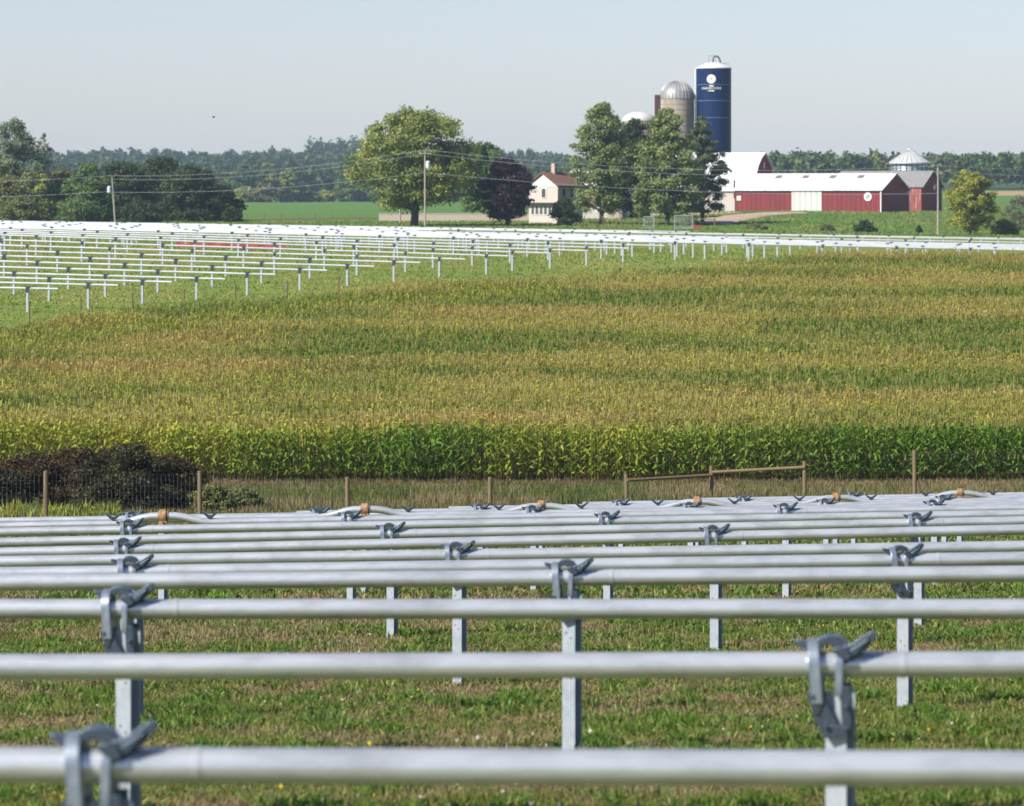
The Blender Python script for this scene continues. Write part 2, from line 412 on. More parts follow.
ORD = ['nearest', 'second', 'third', 'fourth', 'fifth', 'sixth', 'seventh', 'eighth', 'ninth', 'tenth', 'eleventh', 'twelfth', 'thirteenth', 'fourteenth', 'fifteenth', 'sixteenth']
proto_b = None
fine_b = None
EXTRA = {0: 'clamp cut by the bottom left corner', 1: 'clamp right of centre on a post', 2: 'leaning clamp at far left',
         3: 'clamp just right of centre', 4: 'clamps at far left and right', 5: 'clamp left of centre', 6: 'clamps at left and right',
         7: 'clamps left of centre and near the edge', 8: 'clamp near the middle', 9: 'rusty gear at far left',
         10: 'rusty gear left of centre', 11: 'rusty gear near the middle', 12: 'rusty gear right of centre',
         13: 'rusty gear well to the right', 14: 'rusty gear near the right edge', 15: 'only its right part in view'}
def copy_tree(o, parent):
    c = o.copy(); COL.objects.link(c); c.parent = parent
    for ch in list(o.children): copy_tree(ch, c)
    return c
post_cache = {}
for k in range(16):
    d = DN[k]; zl = zy(TL[k], d); zr = zy(TR[k], d); xl = ux(0, d); xr = ux(1024, d)
    sl_ = (zr-zl)/(xr-xl); tz = lambda x: zl+(x-xl)*sl_
    xa = -7.57+3.08*(k-11); xa = max(xa, xl*1.5-3); xb = xr*1.5+3
    if k >= 11: xa = -7.57+3.08*(k-11)
    x0 = 0.0
    root = empty('tracker_row', (x0, d, tz(x0)-HP), f'{ORD[k]} tracker row of the front field, {EXTRA[k]}', 'tracker row', 0, 'galvanized tracker rows in the front field')
    z0 = HP
    T = MB(); n = 28 if k < 4 else (20 if k < 9 else 12)
    L = lambda x, dz=0, dy=0: (x-x0, dy, z0+(x-x0)*sl_+dz)
    gx = ux([163, 365, 541, 697, 836, 960, 1075][k-9], d) if k >= 9 else None
    if gx is not None and xa < gx-1.1:
        b = .115
        prof_x = [(-.85, 0), (-.68, .008), (-.52, .045), (-.36, .09), (-.2, b), (.2, b), (.36, .09), (.52, .045), (.68, .008), (.85, 0)]
        T.tube([L(xa)]+[L(gx+q, r_) for q, r_ in prof_x]+[L(xb)], TR_, n)
        g = MB(); g.tube([L(gx-.08, b), L(gx-.06, b)], .085, 16); g.tube([L(gx-.06, b), L(gx+.05, b)], .115, 16); g.tube([L(gx+.05, b), L(gx+.08, b)], .09, 16)
        g.box(L(gx, b-.13), (.13, .18, .12)); g.tube([L(gx-.02, b-.11, -.2), L(gx-.02, b-.11, .18)], .045, 10)
        g.build('slew_gear', M_rust, root, True)
        pm = post_mesh(HP+.4).build('post', [M_post, M_dark], root); pm.location = L(gx, -.06); pm.rotation_euler = (0, 0, R(-27))
        for q in (-.82, .78):
            vclip = MB(); vclip.extr([(0, .055), (.045, .07), (.15, .17), (.12, .175), (.02, .11), (-.02, .11), (-.12, .175), (-.15, .17), (-.045, .07)], 'y', -.05, .03)
            vo = vclip.build('rail_clip', [M_cast], root); vo.location = L(gx+q, .01)
    else:
        T.tube([L(xa), L(xb)], TR_, n)
    j0 = -1.46+3.08*k+{1: .02, 3: -.12, 5: -.12, 6: -.14, 7: -.15, 8: -.14, 9: -.13}.get(k, -.15 if k > 9 else 0)
    xs = [j0+7.2*j for j in range(-30, 12) if xa+.2 < j0+7.2*j < xb]
    for x in xs:
        ring_joint(T, x-x0+.32) if False else T.tube([L(x+.315), L(x+.34)], TR_+.0035, n)
    T.build('torque_tube', M_steel, root, True)
    for x in xs:
        if gx is not None and abs(x-gx) < .6: continue
        key = 'post'
        if key not in post_cache:
            po = post_mesh(HP+.3-.13).build('post', [M_post, M_dark], root); post_cache[key] = po.data
        else:
            po = bpy.data.objects.new('post', post_cache[key]); COL.objects.link(po); po.parent = root
        p = L(x); po.location = (p[0]+.015, p[1], p[2]-.13); po.rotation_euler = (0, 0, R(-27))
        if fine_b is None: fine_b = bearing(root, L(x)); bo = fine_b
        else: bo = copy_tree(fine_b, root); bo.location = L(x)
        bo.rotation_euler = (0, 0, R(random.uniform(-9, 5))); bo.scale = (random.uniform(.92, 1.06),)*3

# far field: rows dk(k), staggered ends
coarse = None
FO = ORD[1:]+['seventeenth', 'eighteenth', 'nineteenth', 'twentieth', 'twenty-first', 'twenty-second', 'twenty-third', 'twenty-fourth']
def far_label(k):
    if k == 0: return 'rail row of the far field nearest the corn, its end farthest left'
    if k < 11: return f'{FO[k-1]} rail row beyond the corn, its right end in open grass'
    if k < 14 or 19 < k < 23: return f'{FO[k-1]} rail row beyond the corn, stopping below the farm trees or barns'
    if k < 24: return f'{FO[k-1]} rail row beyond the corn, running on out of the picture at right'
    return {26: 'low rail row beyond the corn, nearest of the last six merging rows', 28: 'low rail row beyond the corn, fifth from the far edge of the field',
            31: 'low rail row beyond the corn, fourth from the far edge of the field', 34: 'low rail row beyond the corn, third from the far edge of the field',
            37: 'short rail row beyond the corn, last but one before the farm lawn', 40: 'farthest rail row of the far field, ending below the pale farm trees'}[k]
far_post = {}
for k in list(range(0, 24))+[26, 28, 31, 34, 37, 40]:
    d = dk(k); zl, zr = far_row(k); xl = ux(0, d); xr = ux(1024, d); sl_ = (zr-zl)/(xr-xl)
    xa = xl-10
    uend = {0: 58, 1: 118, 2: 171.5, 3: 225, 4: 275, 5: 327, 6: 374, 7: 420, 8: 465, 9: 508, 10: 549, 11: 588, 12: 628, 13: 664, 20: 730, 21: 744, 22: 758, 26: 418, 28: 436}.get(k)
    xb = ux(uend, d) if uend else xr+9
    if k == 40: xb = ux(690, d)
    if k == 37: xb = ux(640, d)
    x0 = (xa+xb)/2; z0 = zl+(x0-xl)*sl_
    root = empty('tracker_row', (x0, d, z0-HP), far_label(k), 'tracker row', 0, 'rail rows in the far field')
    Lf = lambda x, dz=0: (x-x0, 0, HP+(x-x0)*sl_+dz)
    T = MB(); T.tube([Lf(xa), Lf(xb)], 0.07, 8); T.build('torque_tube', M_steel_far, root, True)
    e = (ux(uend, d) if uend else -29+3.08*k+.3*k)
    first = e-1.9-(random.uniform(0, 6.1) if k > 8 else 0)
    xs = []; x = first
    while x > xa: xs.append(x); x -= 6.1
    x = first+6.1
    while x < xb-.5: xs.append(x); x += 6.1
    for x in xs:
        if 'p' not in far_post:
            m = MB(); m.box((0, 0, -.95), (.14, .13, 2.2)); po = m.build('post', [M_post], root); far_post['p'] = po.data
            b = MB(); b.extr([(-.16, -.3), (-.13, .1), (-.3, .16), (-.1, .17), (0, .18), (.1, .16), (.3, .22), (.13, .05), (.12, -.34)], 'y', -.11, .1)
            bo = b.build('bearing', [M_cast], root); far_post['b'] = bo.data
        else:
            po = bpy.data.objects.new('post', far_post['p']); bo = bpy.data.objects.new('bearing', far_post['b'])
            for o in (po, bo): COL.objects.link(o); o.parent = root
        p = Lf(x); po.location = (p[0], 0, p[2]-.2); bo.location = p; bo.scale = (.6, .8, .6) if k >= 8 else (.8, .8, .8); po.rotation_euler = (0, 0, R(-20))

# ------------------------------------------------------------------ buildings
def gable_block(root, Lx, W, hw, hr, mw, mg, mr, over=.35, th=.12, mats_wall=None):
    """x from -Lx..0, y 0..W, ridge along x; walls and roof as parts"""
    m = MB(); t = .15
    m.box((-Lx/2, t/2, hw/2-.6), (Lx-.02, t, hw+1.2)); m.box((-Lx/2, W-t/2, hw/2-.6), (Lx-.02, t, hw+1.2))
    m.build('wall', mw, root)
    g = MB()
    poly = [(0, -1.2), (W, -1.2), (W, hw), (W/2, hr), (0, hw)]
    g.extr(poly, 'x', -t, 0); g.build('gable_wall', mg, root); g = MB(); g.extr(poly, 'x', -Lx, -Lx+t); g.build('gable_wall', mg, root)
    r = MB(); s_ = (hr-hw)/(W/2)
    for sg in (0, 1):
        a = (-over, hw-over*s_) if sg == 0 else (W+over, hw-over*s_)
        b = (W/2, hr)
        r.extr([(a[0], a[1]+.02), (b[0], b[1]+.02), (b[0], b[1]+.02+th), (a[0], a[1]+.02+th)], 'x', -Lx-over, over)
    return r.build('roof', mr, root)
YAW = R(-24)
# long shed
bx = px(881, 211, 686); shed = empty('farm_shed', bx, 'long red steel shed with a white roof and white sliding door', 'shed', YAW)
LS = 26.8
rf = gable_block(shed, LS, 15.2, 3.6, 6.4, M_red, M_redgable, M_whiteroof)
m = MB(); m.box((-13.5, -.06, 1.5), (5.5, .08, 3.9)); dr = m.build('sliding_door', M_whitedoor, shed)
m = MB(); m.box((-13.5, -.115, 1.9), (.06, .02, 3.0)); m.box((-13.5, -.12, 3.42), (5.7, .05, .1)); m.build('door_track', M_trim, dr)
for q in (-20.8, -15.8, -10.8, -5.7):
    m = MB(); yy = 5.9; zz = 3.6+2.8/7.6*yy+.17; m.box((q, yy, zz), (1.1, 1.5, .05), rx=math.atan(2.8/7.6)); m.build('skylight', mat('amber_skylight', (.20, .15, .10), .5) if q == -20.8 else bpy.data.materials['amber_skylight'], rf)
m = MB(); m.box((-.02-.0, -.03, 1.2), (.18, .18, 4.8)); m.build('corner_trim', M_trim, shed)
m = MB(); m.box((.06, 15.1, 1.2), (.14, .14, 4.6)); m.box((.06, 14.4, 3.2), (.12, 1.4, .12)); m.build('downpipe', M_trim, shed)
# quilt board: white octagon with a dark patterned square
m = MB(); c = (-2.35, 2.45); oc = [(c[0]+.72*math.cos(R(22.5+45*i)), c[1]+.78*math.sin(R(22.5+45*i))) for i in range(8)]
m.extr(oc, 'y', -.12, -.06); qb = m.build('quilt_board', M_white, shed)
m = MB(); m.box((c[0], -.14, c[1]), (.62, .03, .62)); m.build('quilt_pattern', mat('quilt_dark', (.10, .12, .18), .6), qb)
m = MB()
for q in ((-.16, .16), (.16, -.16)): m.box((c[0]+q[0], -.165, c[1]+q[1]), (.2, .02, .2))
m.box((c[0], -.165, c[1]), (.14, .02, .14), ry=.78); m.build('quilt_patch', M_white, qb)
m = MB(); m.box((-26.0, -.09, 2.2), (.8, .06, .8)); m.build('notice_board', mat('cream_board', (.68, .60, .46), .7), shed)

# gothic barn
bo_ = px(764, 211, 712); bo_.z = -1.95
barn = empty('gothic_barn', bo_, 'tall gothic arched barn with a white roof and dark red gable', 'barn', YAW)
half = [(5.6, 3.0), (5.45, 4.3), (4.75, 6.2), (3.6, 7.9), (2.0, 9.3), (0, 10.25)]
full = half+[(-a, b) for a, b in half[-2::-1]]
m = MB(); m.extr([(5.4, -1), (5.4, 3.0)]+[(a*.97, b-.1) for a, b in full[1:-1]]+[(-5.4, 3.0), (-5.4, -1)], 'x', -.2, 0)
m.build('gable_wall', M_redgable, barn); m = MB()
m.extr([(5.4, -1), (5.4, 3.0)]+[(a*.97, b-.1) for a, b in full[1:-1]]+[(-5.4, 3.0), (-5.4, -1)], 'x', -17, -16.8)
m.build('gable_wall', M_redgable, barn)
m = MB(); m.box((-8.5, -5.35, 1.0), (16.6, .15, 4)); m.box((-8.5, 5.35, 1.0), (16.6, .15, 4)); m.build('wall', M_white, barn)
m = MB(); inner = [(a*1.0, b+.02) for a, b in full]; outer = [(a*1.03, b+.18) for a, b in full]
for i in range(len(full)-1):
    m.extr([inner[i], inner[i+1], outer[i+1], outer[i]], 'x', -17.3, .35)
rb = m.build('roof', M_whiteroof, barn)
m = MB(); m.lathe([(.3, 0), (.3, .7), (.42, .75), (.0, 1.2)], (-14, 0, 10.3), 10); m.build('vent_cowl', M_trim, rb)
m = MB(); m.box((.05, 0, 8.1), (.08, .35, 1.1)); m.build('loft_window', M_trim, barn)
m = MB(); m.box((.05, 0, 6.75), (.08, 8.4, .1)); m.build('trim_board', M_redgable, barn)
# lean-to wing joining barn and shed
p = px(736, 211, 700); p.z = -1.95
lean = empty('barn_annex', p, 'low cream walled lean-to beside the white roofed barn', 'annex', YAW)
m = MB(); m.box((-6, 2, 1.2), (12, 4, 4.6)); m.build('wall', M_siding, lean)
m = MB(); m.extr([(-.4, 3.5), (4.2, 5.2), (4.2, 5.4), (-.4, 3.7)], 'x', -12.3, .3); m.build('roof', M_whiteroof, lean)
m = MB(); m.box((-.25, -.12, 3.9), (.25, .2, 3.2)); m.build('vent_pipe', M_chute, lean)

# grey roofed barn behind
p = px(922, 209, 716); gb = empty('grey_roof_barn', p, 'smaller dark red barn with a grey roof behind the long shed', 'barn', YAW)
gable_block(gb, 17.0, 11.5, 4.0, 6.75, M_redworn, M_redgable, M_greyroof)
m = MB(); m.box((-1.2, -.07, 1.6), (2.2, .1, 4.2)); m.build('door', M_redworn, gb)
m = MB(); m.box((.05, 7.0, 3.9), (.06, 1.0, .8), rx=.7); m.build('sign_board', M_white, gb)
# grain bin
p = px(909.5, 209, 745); gbn = empty('grain_bin', p, 'round corrugated grain bin with a white cone roof', 'grain bin')
m = MB(); m.lathe([(3.35, -1), (3.35, 8.5)], n=40); bd = m.build('bin_wall', M_bin, gbn, True)
for a in range(-160, -10, 18):
    m = MB(); m.box((3.4*math.cos(R(a)), 3.4*math.sin(R(a)), 7.4), (.1, .16, 1.6), rz=R(a)); m.build('stiffener', M_dark, bd)
m = MB(); m.lathe([(3.85, 8.45), (3.83, 8.65), (.5, 11.0), (.45, 11.2), (0, 11.25)], n=24); m.build('cone_roof', mat('pale_bin_roof', (.52, .53, .53), .5, .2), gbn)
m = MB()
for a in range(0, 360, 15): m.tube([(3.84*math.cos(R(a)), 3.84*math.sin(R(a)), 8.68), (.5*math.cos(R(a)), .5*math.sin(R(a)), 11.02)], .05, 4)
m.build('roof_rib', M_silver, gbn)

# blue silo
ds = 735; p = px(713.8, 208, ds); silo = empty('blue_silo', p, 'tall dark blue silo with a white cap and round emblem', 'silo')
Hs = zy(68.6, ds)-p.z; rs = 3.2
m = MB(); m.lathe([(rs, -1), (rs, Hs)], n=64); wall = m.build('silo_wall', M_blue, silo, True)
m = MB()
for q in (zy(101, ds)-p.z, zy(85, ds)-p.z, zy(118, ds)-p.z): m.lathe([(rs+.005, q-.05), (rs+.045, q-.04), (rs+.045, q+.04), (rs+.005, q+.05)], n=64)
m.build('seam_band', mat('pale_seam', (.12, .17, .26), .6), wall)
m = MB(); m.lathe([(rs+.12, Hs-.02), (rs+.1, Hs+.15), (1.6, Hs+.95), (.0, Hs+1.25)], n=48); m.build('cap', mat('white_cap', (.6, .6, .58), .5), silo)
m = MB(); gz = Hs+.9
m.tube([(-.95, -.6, gz-.2), (-.95, -.6, gz+1.5)], .05, 6); m.tube([(-.95, .6, gz-.2), (-.95, .6, gz+1.5)], .05, 6)
m.tube([(-.95, -.6, gz+1.5), (.3, -.6, gz+1.5)], .05, 6); m.tube([(-.95, -.6, gz+.9), (.3, -.6, gz+.9)], .05, 6); m.tube([(-.95, .6, gz+1.5), (.3, .6, gz+1.5)], .05, 6)
m.tube([(-.95, -.6, gz+1.5), (-.95, .6, gz+1.5)], .05, 6); m.tube([(-.3, -.6, gz-.1), (-.3, -.6, gz+1.5)], .05, 6); m.tube([(.3, -.6, gz-.1), (.3, -.6, gz+1.5)], .05, 6)
m.build('railing', M_post, silo); m = MB()
for q in (1.6, 2.2, 2.75): m.tube([(q, -.8, Hs+.25), (q, -.8, Hs+1.0)], .04, 5)
m.tube([(1.2, -.8, Hs+1.0), (2.75, -.8, Hs+.9)], .06, 5)
m.build('railing', mat('grey_rail', (.35, .37, .4), .5, .3), silo)
m = MB(); m.tube([(-.2, -.3, gz-.1), (-.15, -.3, gz+.7), (.1, -.3, gz+1.25), (.5, -.3, gz+1.4), (.9, -.3, gz+1.15), (1.15, -.3, gz+.5), (1.3, -.3, gz-.3)], .16, 8)
m.build('filler_pipe', mat('dark_pipe', (.06, .07, .09), .6), silo, True)
m = MB(); m.tube([(-rs-.2, -.7, 0), (-rs-.2, -.7, Hs+.1)], .13, 8); m.build('side_pipe', M_trim, silo, True)
def curved_disc(u, z, r, rad, mt, name, par, lift):
    m = MB(); vs = [None]; fs = []; a0 = math.asin((u)/rs); N = 28
    def P(dx, dz): a = (u+dx)/rs; return ((rs+lift)*math.sin(a), -(rs+lift)*math.cos(a), z+dz)
    vs = [P(0, 0)]+[P(r*math.cos(2*math.pi*i/N), r*math.sin(2*math.pi*i/N)) for i in range(N)]
    m.add(vs, [(0, 1+i, 1+(i+1) % N) for i in range(N)]); return m.build(name, mt, par)
ez = zy(79.5, ds)-p.z; eu = -.62
em = curved_disc(eu, ez, .82, 0, M_white, 'emblem', wall, .05)
curved_disc(eu, ez, .66, 0, mat('emblem_blush', (.74, .68, .66), .6), 'emblem_field', em, .07)
# red bar marks in the middle of the emblem
m = MB()
for zz, ww in ((.14, .5), (-.06, .36)): m.box((eu, -(rs+.09)*math.cos(eu/rs), ez+zz), (ww, .03, .1), rz=0)
m.build('emblem_mark', mat('emblem_red', (.5, .10, .09), .6), em)
def silo_text(s, zc, size):
    cu = bpy.data.curves.new('lettering', 'FONT'); cu.body = s; cu.size = size; cu.align_x = 'CENTER'; cu.align_y = 'CENTER'; cu.extrude = .01
    o = bpy.data.objects.new('lettering', cu); COL.objects.link(o); bpy.context.view_layer.update()
    dg = bpy.context.evaluated_depsgraph_get(); me = bpy.data.meshes.new_from_object(o.evaluated_get(dg)); bpy.data.objects.remove(o)
    for v in me.vertices:
        a = (eu+v.co.x)/rs; rr = rs+.05+v.co.z; v.co = Vector((rr*math.sin(a), -rr*math.cos(a), zc+v.co.y))
    me.materials.clear(); me.materials.append(M_white); o = bpy.data.objects.new('lettering', me); COL.objects.link(o); o.parent = wall
silo_text('HARVESTORE', zy(88.8, ds)-p.z, .62)
m = MB(); m.box((eu, -(rs+.03), zy(86.3, ds)-p.z), (.8, .06, .22)); m.box((eu, -(rs+.03), zy(91.3, ds)-p.z), (1.1, .06, .18)); m.build('lettering_bar', M_white, wall)

# concrete silo with ribbed dome
p = px(677, 208, ds); cs = empty('concrete_silo', p, 'stained concrete silo with a ribbed silver dome and dark chute', 'silo')
Hc = zy(99, ds)-p.z; Ht = zy(81, ds)-p.z; rc = 3.17
m = MB(); m.lathe([(rc, -1), (rc, Hc)], n=48); cw = m.build('silo_wall', M_concrete, cs, True)
m = MB()
for q in np.arange(8, Hc, 1.0): m.lathe([(rc+.005, q-.03), (rc+.03, q-.02), (rc+.03, q+.02), (rc+.005, q+.03)], n=48)
m.build('hoop', mat('hoop_rust', (.2, .14, .1), .8), cw)
m = MB(); dome = [(rc*math.cos(R(a))+.06, Hc+(Ht-Hc)*math.sin(R(a))) for a in range(0, 91, 9)]; m.lathe(dome, n=48); dm_ = m.build('dome', M_silver, cs, True)
for a in range(0, 360, 12):
    if a % 12 == 0:
        m = MB(); m.tube([((r_+.02)*math.cos(R(a)), (r_+.02)*math.sin(R(a)), z_) for r_, z_ in dome[:-1]], .07, 4); m.build('dome_rib', M_silver, dm_)
m = MB(); m.box((-rc-.5, -.5, (zy(95, ds)-p.z)/2), (.9, .9, zy(95, ds)-p.z)); m.build('chute', M_chute, cs)
# white domed silo
p = px(639, 209, 742); ws = empty('white_dome_silo', p, 'white domed silo partly hidden behind the farm trees', 'silo')
Hd = zy(121, 742)-p.z
m = MB(); m.lathe([(3.1, -1), (3.1, Hd)], n=40); m.build('silo_wall', M_concrete, ws, True)
m = MB(); m.lathe([(3.15*math.cos(R(a)), Hd+1.75*math.sin(R(a))) for a in range(0, 91, 9)], n=40); m.build('dome', mat('dull_white_dome', (.52, .51, .48), .6), ws, True)

# farmhouse
p = px(557.8, 222, 600); p.z -= .2
hs = empty('farmhouse', p, 'two storey cream farmhouse with a brown roof and chimney', 'house', R(-45))
Wg, Ld = 6.1, 5.4
m = MB(); m.extr([(-Wg, -1), (0, -1), (0, 5.7), (-Wg/2, 7.5), (-Wg, 5.7)], 'y', 0, .15); m.extr([(-Wg, -1), (0, -1), (0, 5.7), (-Wg/2, 7.5), (-Wg, 5.7)], 'y', Ld-.15, Ld)
m.box((-.075, Ld/2, 2.35), (.15, Ld-.31, 6.7)); m.box((-Wg+.075, Ld/2, 2.35), (.15, Ld-.31, 6.7)); m.build('wall', M_siding, hs)
m = MB()
for sg in (1, -1):
    a = (-Wg/2+sg*(Wg/2+.45), 5.7-.45*.59); b = (-Wg/2, 7.5)
    m.extr([(a[0], a[1]+.02), (b[0], b[1]+.02), (b[0], b[1]+.2), (a[0], a[1]+.2)], 'y', -.4, Ld+.4)
hr_ = m.build('roof', M_brownroof, hs)
m = MB(); m.extr([(-Wg-.3, 5.55), (.3, 5.55), (-Wg/2, 7.45)], 'y', -.06, -.01); m.build('gable_trim', M_trim, hs)
m = MB(); m.box((-Wg/2+.2, 2.2, 7.9), (.7, .7, 2.2)); m.build('chimney', M_brick, hr_)
def window(par, c, wd, ht, face):
    m = MB(); 
    if face == 'y': m.box(c, (wd+.2, .1, ht+.2))
    else: m.box(c, (.1, wd+.2, ht+.2))
    f = m.build('window', M_trim, par); m = MB()
    if face == 'y': m.box((c[0], c[1]-.04, c[2]), (wd, .06, ht))
    else: m.box((c[0]+.04, c[1], c[2]), (.06, wd, ht))
    m.build('pane', M_window, f)
window(hs, (-2.9, -.05, 4.55), .8, 1.3, 'y')
for q in (-5.2, -4.3, -3.4, -2.5, -1.6): window(hs, (q, -.05, 2.0), .55, 1.3, 'y')
for q in (1.2, 2.9, 4.4): window(hs, (.05, q, 4.5), .7, 1.3, 'x')
m = MB(); m.extr([(-Wg-.2, 3.0), (.3, 3.0), (.3, 3.12), (-Wg-.2, 3.12)], 'y', -.9, 0); m.build('porch_roof', M_brownroof, hs)
# low outbuildings
p = px(622, 219.5, 640); ob = empty('low_garage', p, 'low cream garage with a brown roof right of the farmhouse', 'garage', R(-12))
gable_block(ob, 8.0, 5.5, 2.4, 3.7, M_siding, M_siding, M_brownroof)
m = MB(); m.box((-1.4, -.06, 1.1), (2.0, .1, 2.4)); m.build('door', M_graywall, ob)
for q in (-3.6, -6.2): window(ob, (q, -.05, 1.5), .8, .7, 'y')
p = px(612, 213, 700); wb = empty('white_machine_shed', p, 'white roofed building glimpsed through the pale trees', 'shed', R(-24))
gable_block(wb, 9.5, 9, 4.6, 7.6, M_white, M_white, M_whiteroof)
# low block wall by the big tree
def lowwall(u0, u1, d0, d1, y0, hh, label):
    a = px(u0, y0, d0); b = px(u1, y0, d1); a.z = h(a.x, a.y); c = (a+b)/2
    r = empty('block_wall', (a.x, a.y, a.z), label, 'wall', math.atan2(b.y-a.y, b.x-a.x)); L = math.hypot(b.x-a.x, b.y-a.y)
    m = MB(); m.box((L/2, 0, hh/2-.8), (L, .35, hh+1.6)); m.build('wall_face', M_graywall, r)
    m = MB(); m.box((L/2, 0, hh+.06), (L+.1, .45, .12)); m.build('coping', M_graywall, r)
lowwall(379, 548, 628, 625, 220, 1.15, 'low pale block wall behind the big yellow-green tree')

# ------------------------------------------------------------------ trees
def crown_quads(lobes, n, size, cols, flat=.75, rnd=.8, seed=0):
    rs_ = np.random.RandomState(seed)
    lob = np.array(lobes); vol = (lob[:, 3]*lob[:, 4])**1.1; pr = vol/vol.sum()
    idx = rs_.choice(len(lob), n, p=pr); Lb = lob[idx]
    v = rs_.normal(size=(n, 3)); v /= np.linalg.norm(v, axis=1)[:, None]; v[:, 2] = np.where(rs_.rand(n) < .55, np.abs(v[:, 2]), v[:, 2])
    rr = rs_.rand(n)**.45*np.clip(1+.24*rs_.normal(size=n), .5, 1.3)
    P = Lb[:, :3]+v*rr[:, None]*np.stack([Lb[:, 3], Lb[:, 3], Lb[:, 4]], 1)
    nrm = v+rnd*rs_.normal(size=(n, 3)); nrm[:, 2] += .25; nrm /= np.linalg.norm(nrm, axis=1)[:, None]
    a = np.cross(nrm, rs_.normal(size=(n, 3))); a /= np.linalg.norm(a, axis=1)[:, None]+1e-6; b = np.cross(nrm, a)
    s = size*(.6+.8*rs_.rand(n))[:, None]
    a = a*s; b = b*s*flat
    Q = np.stack([P-a*.9-b*.3, P+b*.9-a*.2, P+a, P-b*.8+a*.3], 1)
    c0, c1, c2 = [np.array(c) for c in cols]
    lr = np.random.RandomState(seed+1).rand(len(lob))[idx]
    t = np.clip(.55*lr+.45*rs_.rand(n), 0, 1)[:, None]
    C = np.where(t < .5, c0+(c1-c0)*t*2, c1+(c2-c1)*(t*2-1))*(.8+.4*rs_.rand(n))[:, None]
    return Q, C
def lobes_for(hw, z0, z1, prof, nl, seed, lr=.27, gap=0):
    r = random.Random(seed); out = []
    Ht_ = z1-z0
    for i in range(nl):
        t = (i+.5)/nl*(.94)+r.uniform(-.03, .03)+.03; wmax = np.interp(t, *zip(*prof))*hw
        a = r.uniform(0, 2*math.pi)+i*2.4; q = math.sqrt(r.random())
        rr = max(.14*hw, lr*hw*r.uniform(.6, 1.25)*(.55+.45*wmax/hw)); R0 = max(0, wmax-rr*.8)
        out.append((R0*q*math.cos(a), R0*q*math.sin(a)*.9, z0+t*Ht_, rr, rr*r.uniform(.6, .85)))
    return out
PR = {'round': [(0, .45), (.15, .8), (.4, 1), (.65, .92), (.85, .68), (1, .3)],
      'oval': [(0, .72), (.2, .9), (.45, 1), (.7, .75), (.9, .42), (1, .12)],
      'cone': [(0, .85), (.2, 1), (.5, .75), (.8, .4), (1, .08)],
      'bush': [(0, .95), (.3, 1), (.6, .9), (.85, .6), (1, .25)]}
def tree(name, label, u, d, ytop, ybase, wpx, cols, shape='round', nl=40, nq=6000, size=.32, trunk=.12, tr=.35, cat='tree', group=None, seed=None, lr=.27, bark=None, lean=0):
    seed = seed if seed is not None else int(u*7+d)
    base = px(u, ybase, d); g = h(base.x, d); base.z = g
    top = zy(ytop, d)-g; hw = wpx/2/F*d
    root = empty(name, base, label, cat, 0, group)
    zc = top*trunk; nm = 'crown' if cat == 'tree' else 'foliage'
    lob = lobes_for(hw, zc, top-hw*lr*.3, PR[shape], int(nl*2.6), seed, lr*.82)
    Q, C = crown_quads(lob, int(nq*3), size*.56, [tuple(q*1.75 for q in c) for c in cols], seed=seed)
    quadmesh(nm, Q, C, M_leaf, root)
    m = MB(); r = random.Random(seed+5); tz_ = top*(trunk+.38)
    m.tube([(0, 0, -.4), (.02*hw, 0, zc), (lean+r.uniform(-.1, .1)*hw, 0, tz_), (lean+r.uniform(-.1, .1)*hw, 0, top*.86)], [tr*1.25, tr, tr*.65, tr*.1], 8)
    for L in lob[::2]:
        z = r.uniform(.5, .9)*(L[2]-zc)*.7+zc*.95
        m.tube([(0, 0, z*.85), (L[0]*.5, L[1]*.5, (z+L[2])/2), (L[0], L[1], L[2])], [tr*.32, tr*.18, tr*.05], 5)
    m.build('trunk' if cat == 'tree' else 'stem', bark or M_bark, root)
    return root
GREEN = [(.035, .065, .018), (.065, .105, .028), (.13, .16, .045)]
YG = [(.06, .085, .02), (.12, .145, .03), (.24, .24, .06)]
DARK = [(.013, .024, .010), (.026, .042, .014), (.055, .065, .024)]
PALE = [(.06, .085, .024), (.115, .145, .045), (.22, .24, .10)]
PURP = [(.012, .007, .011), (.021, .010, .017), (.042, .019, .03)]
OLIVE = [(.045, .06, .022), (.09, .10, .03), (.16, .14, .05)]
tree('broad_tree', 'big spreading yellow-green tree beside the utility pole', 414, 575, 109, 225, 152, YG, 'round', 74, 14500, .36, .16, .5, seed=44, lr=.2)
tree('maple_tree', 'dark green tree between the big yellow-green tree and the purple tree', 482, 640, 141, 222, 76, GREEN, 'round', 40, 6500, .36, .1, .3)
tree('purple_tree', 'dark purple leaved tree left of the farmhouse', 507, 578, 157, 225, 62, PURP, 'round', 45, 6000, .3, .08, .3, lr=.25)
tree('poplar_tree', 'tall pale green tree with two tops right of the farmhouse', 601, 592, 99, 223, 76, PALE, 'oval', 60, 10000, .32, .10, .32, seed=31, lr=.26)
tree('shade_tree', 'dark green tree squeezed between the two pale farm trees', 636, 640, 117, 221, 74, DARK, 'oval', 56, 9500, .34, .08, .3, seed=9)
tree('birch_tree', 'tall pale yellow-green tree in front of the silos', 667, 590, 107, 225, 86, PALE, 'oval', 70, 14500, .32, .07, .3, seed=17, lr=.25)
tree('dusky_tree', 'thin dark tree between the blue silo and white barn roof', 702, 600, 116, 224, 60, [(.04, .055, .025), (.07, .085, .04), (.12, .13, .06)], 'oval', 50, 7000, .3, .08, .3, seed=23, lr=.25)
tree('golden_tree', 'leaning yellow-green tree on the slope right of the barns', 970, 560, 170, 237, 62, [(.10, .12, .02), (.17, .18, .03), (.25, .25, .05)], 'round', 60, 9500, .22, .07, .14, seed=21, lr=.23)
